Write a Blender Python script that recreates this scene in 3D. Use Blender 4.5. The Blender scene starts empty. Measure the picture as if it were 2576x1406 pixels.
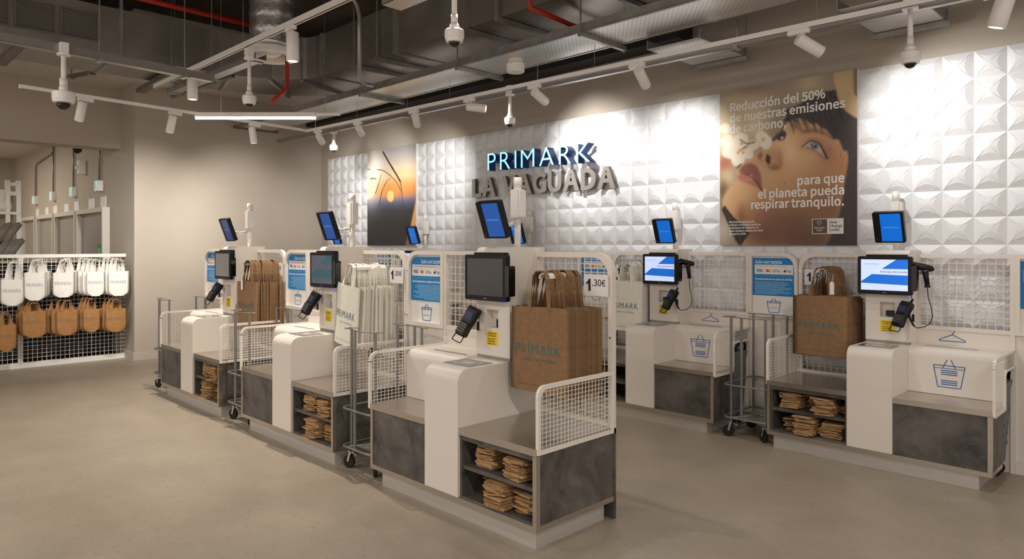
import bpy, bmesh, math, random
import numpy as np
from mathutils import Vector, Matrix
random.seed(7)
R = math.radians
SC = bpy.context.scene
COL = SC.collection

# ------------------------------------------------------------------ camera, world, exposure
CAM_H = 1.60
YAW = math.atan2(1758, 1770)
cam_data = bpy.data.cameras.new('camera')
cam_data.sensor_width = 36.0
cam_data.lens = 1770 / 2576 * 36
cam_data.shift_y = -(703 - 617.7) / 2576
cam_data.clip_start = 0.05
cam = bpy.data.objects.new('camera', cam_data)
cam.location = (0, 0, CAM_H)
cam.rotation_euler = (R(90), 0, R(90) - YAW)
COL.objects.link(cam)
SC.camera = cam
SC.view_settings.view_transform = 'Standard'
SC.view_settings.look = 'None'
SC.view_settings.gamma = 1.0
SC.view_settings.use_curve_mapping = False
SC.view_settings.exposure = 0.0
world = bpy.data.worlds.new('store_ambient')
SC.world = world
world.use_nodes = True
world.node_tree.nodes['Background'].inputs[0].default_value = (1.0, 0.915, 0.84, 1)
world.node_tree.nodes['Background'].inputs[1].default_value = 0.98


def lamp(name, kind, loc, energy, color=(1, .95, .88), target=None, **kw):
    d = bpy.data.lights.new(name, kind)
    d.energy = energy
    d.color = color
    for k, v in kw.items():
        setattr(d, k, v)
    o = bpy.data.objects.new(name, d)
    o.location = loc
    if target is not None:
        o.rotation_euler = (Vector(target) - Vector(loc)).to_track_quat('-Z', 'Y').to_euler()
    COL.objects.link(o)
    return o


# area lights without fixtures, added as fill in place of the store's unseen luminaires
for (x, y, e) in ((-2.6, -2.2, 90), (-6.2, -1.6, 105), (1.6, 0.6, 130), (-9.3, -0.2, 150)):
    lamp('sales_floor_fill', 'AREA', (x, y, 3.9), e, (1, .94, .87), (x, y, 0), shape='RECTANGLE', size=1.5, size_y=.25)
# next cylinder downlight of the upper track, just above the photo, and two fill spots added over the aisle without lamp bodies
for (x, y, e) in ((-3.4, 2.90, 60), (-6.2, 4.1, 40), (-2.4, 4.0, 40)):
    lamp('track_and_fill_spot', 'SPOT', (x, y, 3.40), e, (1, .92, .82), (x, y - .1, 0), spot_size=R(105), spot_blend=.6, shadow_soft_size=.05)


# ------------------------------------------------------------------ helpers: pixels of the photo to points on planes
_f = (-math.cos(YAW), math.sin(YAW)); _r = (math.sin(YAW), math.cos(YAW))
def _ray(px, py):
    u = (px - 1288) / 1770.; v = -(py - 617.7) / 1770.
    return _f[0] + u * _r[0], _f[1] + u * _r[1], v
def PY(px, py, Y):
    a, b, c = _ray(px, py); t = Y / b; return Vector((a * t, Y, CAM_H + c * t))
def PX(px, py, X):
    a, b, c = _ray(px, py); t = X / a; return Vector((X, b * t, CAM_H + c * t))
def PZ(px, py, z):
    a, b, c = _ray(px, py); t = (z - CAM_H) / c; return Vector((a * t, b * t, z))
def PD(px, py, d):
    a, b, c = _ray(px, py); return Vector((a * d, b * d, CAM_H + c * d))

# ------------------------------------------------------------------ materials
MATS = {}
def srgb(r, g, b):
    f = lambda c: (c / 255 / 12.92) if c / 255 <= .04045 else ((c / 255 + .055) / 1.055) ** 2.4
    return (f(r), f(g), f(b), 1)

def mat(name, col, rough=.5, metal=0., emit=None, estr=0., spec=None, alpha=None, trans=0.):
    if name in MATS: return MATS[name]
    m = bpy.data.materials.new(name); m.use_nodes = True
    b = m.node_tree.nodes['Principled BSDF']
    if len(col) == 3: col = srgb(*col)
    b.inputs['Base Color'].default_value = col
    b.inputs['Roughness'].default_value = rough
    b.inputs['Metallic'].default_value = metal
    if spec is not None: b.inputs['Specular IOR Level'].default_value = spec
    if emit is not None:
        b.inputs['Emission Color'].default_value = srgb(*emit); b.inputs['Emission Strength'].default_value = estr
    MATS[name] = m
    return m

def noise_mat(name, c1, c2, scale=5., detail=6., rough=.6, lo=.35, hi=.65, metal=0., bump=0., stretch=(1, 1, 1), third=None, coord='Object', bscale=None, dist=0.):
    if name in MATS: return MATS[name]
    m = mat(name, c1, rough, metal); nt = m.node_tree; N = nt.nodes; L = nt.links
    b = N['Principled BSDF']
    tc = N.new('ShaderNodeTexCoord'); mp = N.new('ShaderNodeMapping'); mp.inputs['Scale'].default_value = stretch
    L.new(tc.outputs[coord], mp.inputs[0])
    n = N.new('ShaderNodeTexNoise'); n.inputs['Scale'].default_value = scale; n.inputs['Detail'].default_value = detail
    n.inputs['Roughness'].default_value = .65; n.inputs['Distortion'].default_value = dist
    L.new(mp.outputs[0], n.inputs['Vector'])
    r = N.new('ShaderNodeValToRGB'); r.color_ramp.elements[0].position = lo; r.color_ramp.elements[1].position = hi
    r.color_ramp.elements[0].color = srgb(*c1); r.color_ramp.elements[1].color = srgb(*c2)
    L.new(n.outputs['Fac'], r.inputs[0])
    out = r.outputs[0]
    if third:
        n2 = N.new('ShaderNodeTexNoise'); n2.inputs['Scale'].default_value = third[1]; n2.inputs['Detail'].default_value = 8
        L.new(mp.outputs[0], n2.inputs['Vector'])
        r2 = N.new('ShaderNodeValToRGB'); r2.color_ramp.elements[0].position = third[2]; r2.color_ramp.elements[1].position = third[3]
        L.new(n2.outputs['Fac'], r2.inputs[0])
        mx = N.new('ShaderNodeMix'); mx.data_type = 'RGBA'
        L.new(r2.outputs[0], mx.inputs[0]); L.new(out, mx.inputs[6]); mx.inputs[7].default_value = srgb(*third[0])
        out = mx.outputs[2]
    L.new(out, b.inputs['Base Color'])
    if bump:
        bp = N.new('ShaderNodeBump'); bp.inputs['Strength'].default_value = bump; bp.inputs['Distance'].default_value = .01
        if bscale:
            n3 = N.new('ShaderNodeTexNoise'); n3.inputs['Scale'].default_value = bscale; n3.inputs['Detail'].default_value = 4
            L.new(mp.outputs[0], n3.inputs['Vector']); L.new(n3.outputs['Fac'], bp.inputs['Height'])
        else:
            L.new(n.outputs['Fac'], bp.inputs['Height'])
        L.new(bp.outputs[0], b.inputs['Normal'])
    return m

def vcol_mat(name, rough=.5):
    m = bpy.data.materials.new(name); m.use_nodes = True
    a = m.node_tree.nodes.new('ShaderNodeVertexColor'); a.layer_name = 'print'
    b = m.node_tree.nodes['Principled BSDF']; b.inputs['Roughness'].default_value = rough
    m.node_tree.links.new(a.outputs[0], b.inputs['Base Color'])
    MATS[name] = m
    return m

M_white = mat('white_powder_coat', (226, 217, 207), .42)
M_white2 = mat('white_plastic', (232, 228, 222), .38)
M_wire = mat('white_wire', (232, 226, 216), .4)
M_black = mat('black_plastic', (9, 9, 10), .42, spec=.35)
M_blackg = mat('black_gloss', (10, 10, 12), .12)
M_rubber = mat('black_rubber', (18, 18, 18), .7)
M_slate = noise_mat('slate_laminate', (56, 53, 51), (108, 102, 97), 4.0, 10, .5, .34, .68, third=((122, 115, 108), 55, .60, .92), dist=.9)
M_steel = noise_mat('brushed_steel', (196, 188, 178), (206, 198, 188), 3, 3, .27, .3, .7, metal=.95, stretch=(1, 1, 40))
M_plinth = noise_mat('plinth_aluminium', (202, 197, 191), (209, 204, 198), 3, 3, .36, .3, .7, metal=.5, stretch=(1, 1, 30))
M_chrome = mat('chrome', (210, 210, 212), .15, 1.)
M_tube = mat('grey_tube', (142, 139, 136), .38, .6)
M_galv = noise_mat('galvanised_steel', (140, 138, 136), (176, 174, 171), 6, 6, .32, .3, .7, metal=.6)
M_duct = noise_mat('duct_sheet', (150, 146, 141), (184, 180, 175), 1.6, 5, .26, .3, .7, metal=.75, bump=.05)
M_ductdark = noise_mat('painted_duct', (104, 99, 93), (118, 112, 106), 2.5, 4, .5, .3, .7, metal=.2)
M_concrete = noise_mat('ceiling_concrete', (96, 84, 72), (132, 116, 98), 1.2, 8, .9, .3, .7, bump=.2, stretch=(1, 4, 1))
M_wall = noise_mat('taupe_paint', (179, 168, 154), (181, 170, 156), 3, 2, .75)
M_soffit = mat('soffit_paint', (196, 188, 178), .8)
M_base = mat('baseboard_paint', (188, 178, 164), .55)
M_lowwall = mat('white_lower_wall', (214, 207, 199), .5)
M_relief = mat('wallpaper_white', (226, 226, 228), .55)
M_floor = noise_mat('vinyl_floor', (150, 137, 121), (166, 153, 136), 2.2, 9, .42, .3, .7, third=((138, 126, 111), 34, .55, .8), bump=.04, bscale=60)
M_red = mat('red_pipe', (176, 42, 22), .4)
M_blue = mat('notice_blue', (0, 122, 190), .45)
M_blueline = mat('blue_ink', (38, 92, 168), .5)
M_paper = mat('white_card', (232, 228, 226), .5)
M_ink = mat('black_ink', (24, 22, 24), .6)
M_whiteink = mat('white_ink', (240, 238, 234), .5)
M_logo = mat('teal_ink', (66, 110, 122), .6)
M_logo_b = mat('grey_blue_ink', (72, 108, 128), .6)
M_greyink = mat('grey_ink', (150, 142, 134), .6)
M_yellow = mat('yellow_label', (240, 205, 30), .5)
M_brown = noise_mat('brown_nonwoven', (128, 97, 66), (144, 111, 78), 30, 4, .85, .3, .7, bump=.05)
M_brown2 = noise_mat('brown_nonwoven_strap', (120, 90, 60), (138, 106, 73), 30, 4, .85, .3, .7)
M_cream = noise_mat('white_nonwoven', (232, 226, 212), (240, 236, 224), 14, 4, .8, .3, .7, bump=.04)
M_kraft = noise_mat('kraft_paper', (170, 133, 92), (192, 154, 110), 20, 4, .8, .3, .7)
M_kraftd = noise_mat('kraft_paper_dull', (152, 116, 76), (174, 137, 94), 20, 4, .8, .3, .7)
M_canvas = noise_mat('white_canvas', (236, 232, 224), (244, 241, 235), 18, 4, .85, .3, .7)
M_jute = noise_mat('tan_canvas', (158, 112, 66), (176, 128, 80), 18, 4, .85, .3, .7)
M_foil = noise_mat('foil_wrap', (176, 174, 172), (206, 205, 203), 9, 8, .30, .3, .7, metal=.9, bump=.45, bscale=22)
M_scr_on = mat('screen_lit_blue', (20, 100, 200), .25, emit=(0, 106, 212), estr=.6)
M_scr_tab = mat('tablet_lit_blue', (30, 90, 180), .2, emit=(30, 92, 178), estr=.36)
M_scr_tab2 = mat('tablet_dim_blue', (40, 80, 150), .2, emit=(36, 82, 160), estr=.5)
M_scr_tab3 = mat('tablet_dark_blue', (40, 60, 120), .2, emit=(44, 62, 124), estr=.4)
M_scr_pale = mat('screen_lit_pale', (190, 205, 240), .25, emit=(196, 212, 250), estr=.72)
M_scr_off = mat('screen_off', (62, 60, 58), .16)
M_scr_dim = mat('screen_dim', (80, 86, 100), .2, emit=(78, 86, 104), estr=.3)
M_scr_teal = mat('screen_dim_teal', (40, 86, 96), .2, emit=(40, 84, 92), estr=.3)
M_scr_grey = mat('screen_grey', (132, 128, 124), .2, emit=(120, 116, 112), estr=.2)
M_glass = mat('scanner_glass', (112, 108, 104), .18)
M_cavity = mat('dark_recess', (30, 28, 28), .6)
M_led = mat('led_strip', (255, 250, 240), .5, emit=(255, 250, 242), estr=9.)
M_ledb = mat('blue_pilot', (40, 60, 255), .5, emit=(60, 70, 255), estr=2.)
M_neon = mat('sign_face_lit', (150, 225, 255), .4, emit=(150, 226, 255), estr=1.25)
M_signside = mat('sign_blue_return', (18, 50, 92), .3, .3, emit=(8, 60, 140), estr=.08)
M_signsteel = mat('sign_steel', (186, 180, 174), .3, .55)
M_signedge = mat('sign_steel_edge', (104, 98, 92), .4, .5)
M_lamp = mat('lamp_white', (236, 231, 226), .4)
M_lift = mat('lift_door_steel', (150, 143, 136), .42, .15)
M_liftframe = mat('lift_frame_steel', (206, 199, 190), .38, .15)
M_green = mat('exit_green', (20, 110, 60), .5, emit=(20, 120, 60), estr=.3)
M_mint = mat('sign_mint_lit', (170, 215, 212), .5, emit=(130, 196, 192), estr=.6)
M_grey = mat('grey_plastic', (104, 104, 108), .5)
M_slip = noise_mat('grey_felt', (120, 112, 102), (140, 132, 122), 10, 3, .9)
M_bulb = mat('lamp_glow', (255, 250, 240), .4, emit=(255, 247, 235), estr=1.6)
M_dome = mat('smoked_dome', (30, 26, 24), .06)
M_visa = mat('navy_ink', (28, 36, 110), .5)
M_orange = mat('orange_ink', (236, 130, 20), .5)
M_redink = mat('red_ink', (220, 30, 36), .5)

# ------------------------------------------------------------------ text meshes (made before anything heavy exists)
_TXT = {}
GROT = None
try:      # Blender's own grotesque interface font; the built-in font serves when it is missing
    import os
    GROT = bpy.data.fonts.load(os.path.join(bpy.utils.system_resource('DATAFILES'), 'fonts', 'Noto Sans CJK Regular.woff2'))
except Exception:
    GROT = None
GROT_K = 1.
def text_mesh(s, size, bold=0., extr=0., align='LEFT', spacing=1., shear=0., res=3, grot=False):
    """flat text standing in the XZ plane, facing -Y, baseline on z = 0"""
    k = (s, size, bold, extr, align, spacing, res, grot)
    if k in _TXT: return _TXT[k]
    cu = bpy.data.curves.new('text', 'FONT'); cu.body = s; cu.size = size; cu.offset = bold; cu.extrude = extr
    cu.align_x = align; cu.space_character = spacing; cu.resolution_u = res; cu.shear = shear
    if grot and GROT: cu.font = GROT; cu.size = size * GROT_K; cu.offset = bold * .75
    o = bpy.data.objects.new('text', cu); COL.objects.link(o)
    dg = bpy.context.evaluated_depsgraph_get(); dg.update()
    me = bpy.data.meshes.new_from_object(o.evaluated_get(dg))
    bpy.data.objects.remove(o); bpy.data.curves.remove(cu)
    for v in me.vertices:
        x, y, z = v.co; v.co = (x, -z, y)
    _TXT[k] = me
    return me

if GROT:
    _h = text_mesh('H', 1., grot=True); _z = [v.co.z for v in _h.vertices]; GROT_K = .73 / max(.1, max(_z) - min(_z)); _TXT.clear()
def text_width(me):
    xs = [v.co.x for v in me.vertices]; return min(xs), max(xs)

# ------------------------------------------------------------------ mesh builder
class MB:
    def __init__(self, flip=False):
        self.bm = bmesh.new(); self.flip = flip; self.mi = 0
    def _f(self, vs):
        try:
            f = self.bm.faces.new(vs); f.material_index = self.mi; return f
        except ValueError:
            return None
    def box(self, x0, x1, y0, y1, z0, z1, bev=0.):
        if x0 > x1: x0, x1 = x1, x0
        if bev > 0:
            b = bev
            self.prism([(x0 + b, y0), (x1 - b, y0), (x1, y0 + b), (x1, y1 - b), (x1 - b, y1), (x0 + b, y1), (x0, y1 - b), (x0, y0 + b)], 'z', z0, z1)
            return
        v = [self.bm.verts.new(p) for p in ((x0, y0, z0), (x1, y0, z0), (x1, y1, z0), (x0, y1, z0), (x0, y0, z1), (x1, y0, z1), (x1, y1, z1), (x0, y1, z1))]
        for q in ((3, 2, 1, 0), (4, 5, 6, 7), (0, 1, 5, 4), (1, 2, 6, 5), (2, 3, 7, 6), (3, 0, 4, 7)):
            self._f([v[i] for i in q])
    def prism(self, pts, axis, a, b):
        """extrude a polygon: axis 'x' -> pts are (y,z); 'y' -> (x,z); 'z' -> (x,y)"""
        def P(p, t):
            return {'x': (t, p[0], p[1]), 'y': (p[0], t, p[1]), 'z': (p[0], p[1], t)}[axis]
        A = [self.bm.verts.new(P(p, a)) for p in pts]; B = [self.bm.verts.new(P(p, b)) for p in pts]
        n = len(pts)
        self._f(A); self._f(B[::-1])
        for i in range(n):
            j = (i + 1) % n
            self._f([A[j], A[i], B[i], B[j]])
    def band(self, outer, inner, axis, a, b):
        """closed ring between two polygons of equal count, extruded"""
        def P(p, t):
            return {'x': (t, p[0], p[1]), 'y': (p[0], t, p[1]), 'z': (p[0], p[1], t)}[axis]
        n = len(outer)
        V = [[self.bm.verts.new(P(p, t)) for p in poly] for poly, t in ((outer, a), (inner, a), (outer, b), (inner, b))]
        for i in range(n):
            j = (i + 1) % n
            self._f([V[0][i], V[0][j], V[1][j], V[1][i]])
            self._f([V[2][j], V[2][i], V[3][i], V[3][j]])
            self._f([V[0][j], V[0][i], V[2][i], V[2][j]])
            self._f([V[1][i], V[1][j], V[3][j], V[3][i]])
    def bar(self, p0, p1, w, h=None, up=(0, 0, 1)):
        """square bar from p0 to p1"""
        h = h or w
        p0 = Vector(p0); p1 = Vector(p1); d = (p1 - p0).normalized(); u = Vector(up)
        if abs(d.dot(u)) > .99: u = Vector((1, 0, 0))
        s = d.cross(u).normalized() * w / 2; t = s.cross(d).normalized() * h / 2
        v = [self.bm.verts.new(p + a) for p in (p0, p1) for a in (-s - t, s - t, s + t, -s + t)]
        for q in ((0, 1, 2, 3), (7, 6, 5, 4), (0, 4, 5, 1), (1, 5, 6, 2), (2, 6, 7, 3), (3, 7, 4, 0)):
            self._f([v[i] for i in q])
    def cyl(self, p0, p1, r0, n=16, r1=None, cap=True):
        r1 = r0 if r1 is None else r1
        self.tube([p0, p1], [r0, r1], n, cap)
    def tube(self, path, r, n=8, cap=True, closed=False):
        P = [Vector(p) for p in path]; m = len(P)
        rr = r if isinstance(r, (list, tuple)) else [r] * m
        rings = []; ref = None
        for i in range(m):
            if closed: d = P[(i + 1) % m] - P[i - 1]
            elif i == 0: d = P[1] - P[0]
            elif i == m - 1: d = P[-1] - P[-2]
            else: d = (P[i + 1] - P[i]).normalized() + (P[i] - P[i - 1]).normalized()
            if d.length < 1e-9: d = Vector((0, 0, 1))
            d.normalize()
            if ref is None:
                ref = Vector((0, 0, 1)) if abs(d.z) < .9 else Vector((1, 0, 0))
            a = d.cross(ref).normalized()
            b = d.cross(a).normalized(); ref = a.cross(d)
            rings.append([self.bm.verts.new(P[i] + (a * math.cos(t) + b * math.sin(t)) * rr[i]) for t in [2 * math.pi * k / n for k in range(n)]])
        lim = m if closed else m - 1
        for i in range(lim):
            A = rings[i]; B = rings[(i + 1) % m]
            for k in range(n):
                f = self._f([A[k], A[(k + 1) % n], B[(k + 1) % n], B[k]])
                if f and n > 5: f.smooth = True
        if cap and not closed:
            self._f(rings[0][::-1]); self._f(rings[-1])
    def lathe(self, prof, c=(0, 0, 0), n=20, axis='z', sharp=True):
        """prof: list of (radius, height)"""
        rings = []
        for (r, h) in prof:
            ring = []
            for k in range(n):
                t = 2 * math.pi * k / n
                p = {'z': (r * math.cos(t), r * math.sin(t), h), 'x': (h, r * math.cos(t), r * math.sin(t)), 'y': (r * math.cos(t), h, r * math.sin(t))}[axis]
                ring.append(self.bm.verts.new(Vector(p) + Vector(c)))
            rings.append(ring)
        for q, (A, B) in enumerate(zip(rings, rings[1:])):
            if sharp and q: A = [self.bm.verts.new(v.co) for v in A]
            for k in range(n):
                f = self._f([A[k], A[(k + 1) % n], B[(k + 1) % n], B[k]])
                if f: f.smooth = True
        self._f(rings[0][::-1]); self._f([self.bm.verts.new(v.co) for v in rings[-1]] if sharp else rings[-1])
    def quad(self, a, b, c, d):
        self._f([self.bm.verts.new(p) for p in (a, b, c, d)])
    def poly(self, pts):
        self._f([self.bm.verts.new(p) for p in pts])
    def grid(self, fn, nu, nv, smooth=True):
        V = [[self.bm.verts.new(fn(i / nu, j / nv)) for j in range(nv + 1)] for i in range(nu + 1)]
        for i in range(nu):
            for j in range(nv):
                f = self._f([V[i][j], V[i + 1][j], V[i + 1][j + 1], V[i][j + 1]])
                if f: f.smooth = smooth
    def sphere(self, c, r, n=14, sz=None, half=0):
        m = n // 2
        prof = []
        for i in range(m + 1):
            t = -math.pi / 2 + math.pi * i / m
            prof.append((max(1e-4, r * math.cos(t)), (sz or r) * math.sin(t)))
        if half < 0: prof = [p for p in prof if p[1] <= 1e-6]
        if half > 0: prof = [p for p in prof if p[1] >= -1e-6]
        self.lathe(prof, c, n, sharp=False)
    def add(self, me, off=(0, 0, 0), rot=None, scale=1.):
        M = Matrix.Translation(Vector(off)) @ (rot.to_4x4() if rot is not None else Matrix.Identity(4)) @ Matrix.Scale(scale, 4)
        vs = [self.bm.verts.new(M @ v.co) for v in me.vertices]
        for p in me.polygons:
            self._f([vs[i] for i in p.vertices])
    def mesh(self, name, *ms):
        if self.flip:
            for v in self.bm.verts: v.co.x = -v.co.x
        bmesh.ops.recalc_face_normals(self.bm, faces=self.bm.faces)
        me = bpy.data.meshes.new(name); self.bm.to_mesh(me); self.bm.free()
        for m in ms: me.materials.append(m)
        return me
    def build(self, name, ms, parent=None, loc=None):
        if not isinstance(ms, (list, tuple)): ms = [ms]
        return obj(name, self.mesh(name, *ms), parent, loc)

def obj(name, me, parent=None, loc=None, rot=None, m=None):
    if m is not None and not me.materials: me.materials.append(m)
    o = bpy.data.objects.new(name, me); COL.objects.link(o)
    if parent is not None: o.parent = parent
    if loc is not None: o.location = loc
    if rot is not None: o.rotation_euler = rot
    return o

def text_obj(name, s, size, m, parent, loc, bold=0., align='LEFT', spacing=1., extr=0., rot=None, width=None, height=None, grot=True):
    src = text_mesh(s, size, bold, extr, align, spacing, grot=grot and 'PRIMARK' not in s and 'FEELING' not in s)
    me = src.copy()
    if width:
        a, b = text_width(me); k = width / max(1e-6, b - a)
        for v in me.vertices: v.co.x = (v.co.x - a) * k
    if height:
        zs = [v.co.z for v in me.vertices]; k = height / (max(zs) - min(zs)); zm = min(zs)
        for v in me.vertices: v.co.z = (v.co.z - zm) * k
    me.materials.append(m)
    return obj(name, me, parent, loc, rot)

def tag(o, label, cat, group=None, kind=None):
    o['label'] = label; o['category'] = cat
    if group: o['group'] = group
    if kind: o['kind'] = kind
    return o

def struct(o):
    o['kind'] = 'structure'; return o

def thing(name, label, cat, loc=(0, 0, 0), rz=0., group=None, scale=None):
    o = bpy.data.objects.new(name, None); COL.objects.link(o)
    o.location = loc; o.rotation_euler = (0, 0, rz); o.empty_display_size = .1
    if scale: o.scale = scale
    return tag(o, label, cat, group)

CHILD = {}
def copy_tree(o, parent=None):
    c = o.copy(); COL.objects.link(c)
    if parent is not None: c.parent = parent
    for ch in list(o.children): copy_tree(ch, c)
    return c

def rrect(x0, x1, z0, z1, r, n=5):
    """rounded rectangle, r = radius or 4 radii (bl, br, tr, tl)"""
    if not isinstance(r, (list, tuple)): r = [r] * 4
    pts = []
    for (cx, cz, a0, rr) in ((x0, z0, 180, r[0]), (x1, z0, 270, r[1]), (x1, z1, 0, r[2]), (x0, z1, 90, r[3])):
        ccx = cx + (rr if cx == x0 else -rr); ccz = cz + (rr if cz == z0 else -rr)
        for i in range(n + 1):
            t = R(a0 + 90 * i / n)
            pts.append((ccx + rr * math.cos(t), ccz + rr * math.sin(t)))
    return pts
# ------------------------------------------------------------------ room shell
WY = 6.06          # printed wall behind the second row
LX = -10.65        # plain wall on the left
def slab(name, x0, x1, y0, y1, z0, z1, m, label=None, cat='wall'):
    b = MB(); b.box(x0, x1, y0, y1, z0, z1); o = b.build(name, m); struct(o)
    if label: tag(o, label, cat)
    return o
slab('floor', -21, 6, -9, 6.3, -.1, 0, M_floor, 'matt beige vinyl floor of the checkout area', 'floor')
slab('wall_back', -10.8, 6, WY, 6.2, 0, 4.9, M_wall, 'taupe painted wall carrying the white faceted wallpaper', 'wall')
slab('wall_left', LX - .15, LX, 3.17, WY, 0, 4.9, M_wall, 'plain taupe wall left of the sunset picture', 'wall')
slab('wall_far', -20, LX - .15, 3.17, 3.4, 0, 4.9, M_wall, 'grey taupe wall with the lift doors', 'wall')
slab('wall_end', -19.2, -18.9, -5, 3.17, 0, 4.9, M_wall, 'far end wall beyond the shelving', 'wall')
slab('trim_1', -11.6, -11.25, -6, 3.17, 3.0, 4.9, M_wall, 'plain taupe bulkhead over the opening to the lifts', 'bulkhead')
slab('ceiling', -21, 6, -9, 6.3, 4.9, 5.05, M_concrete, 'dark exposed concrete ceiling', 'ceiling')
slab('trim_2', -11.25, -9.55, -6, WY, 3.86, 3.9, M_soffit, 'pale lowered ceiling strip beside the left wall', 'ceiling')
slab('trim_3', -18.9, -11.6, -6, 3.17, 3.52, 3.58, M_soffit, 'low ceiling over the lift lobby', 'ceiling')
slab('trim_5', -10.65, -3.6, 5.78, WY, 3.56, 4.9, mat('black_paint', (34, 31, 29), .7), 'black painted bulkhead above the printed wall', 'bulkhead')
slab('baseboard_left', LX, LX + .018, 3.152, WY, 0, .11, M_base, 'pale skirting along the plain left wall', 'baseboard')
slab('baseboard_far', LX - .6, LX, 3.152, 3.17, 0, .11, M_base, 'short pale skirting round the wall end beside the bag rack', 'baseboard')
slab('baseboard_back', LX + .02, 3, WY - .015, WY, 0, .12, M_base, 'white skirting under the faceted wallpaper', 'baseboard')

# faceted relief wallpaper: pyramids with lens-shaped cuts along the sides of every tile
def relief():
    T = .2035; top = 3.03; h = .033
    b = MB(); bm = b.bm
    ts = [0, .17, .34, .5, .66, .83, 1]
    x_first = -1.888
    i0 = int(math.floor((-10.50 - x_first) / T)); i1 = int(math.ceil((1.4 - x_first) / T))
    for i in range(i0, i1):
        for j in range(12):
            xa = x_first + i * T; zb = top - (j + 1) * T
            if xa < -10.62: continue
            if (-9.20 < xa and xa + T < -8.10 and zb > 1.66 - T * .2) or (-3.2 < xa and xa + T < -2.15 and zb > 1.66): continue
            def V(u, v, k): return bm.verts.new((xa + u * T, WY - .004 - k, zb + v * T))
            apex = V(.5, .5, h)
            for side in range(4):
                ed = []; arc = []
                for t in ts:
                    w = .27 * 4 * t * (1 - t); hh = h * .80 * (4 * t * (1 - t)) ** .8
                    u, v = [(t, w), (1 - w, t), (1 - t, 1 - w), (w, 1 - t)][side]
                    arc.append(V(u, v, hh) if 0 < t < 1 else None)
                    u, v = [(t, 0), (1, t), (1 - t, 1), (0, 1 - t)][side]
                    ed.append(V(u, v, 0))
                arc[0] = ed[0]; arc[-1] = ed[-1]
                for k in range(len(ts) - 1):
                    q = [ed[k], ed[k + 1], arc[k + 1], arc[k]]
                    q = [p for n, p in enumerate(q) if p not in q[:n]]
                    bm.faces.new(q)
                    f = bm.faces.new([arc[k], arc[k + 1], apex])
    return b.build('trim_4', M_relief)
tag(struct(relief()), 'white faceted relief wallpaper of square pyramid tiles', 'wallpaper')

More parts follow.
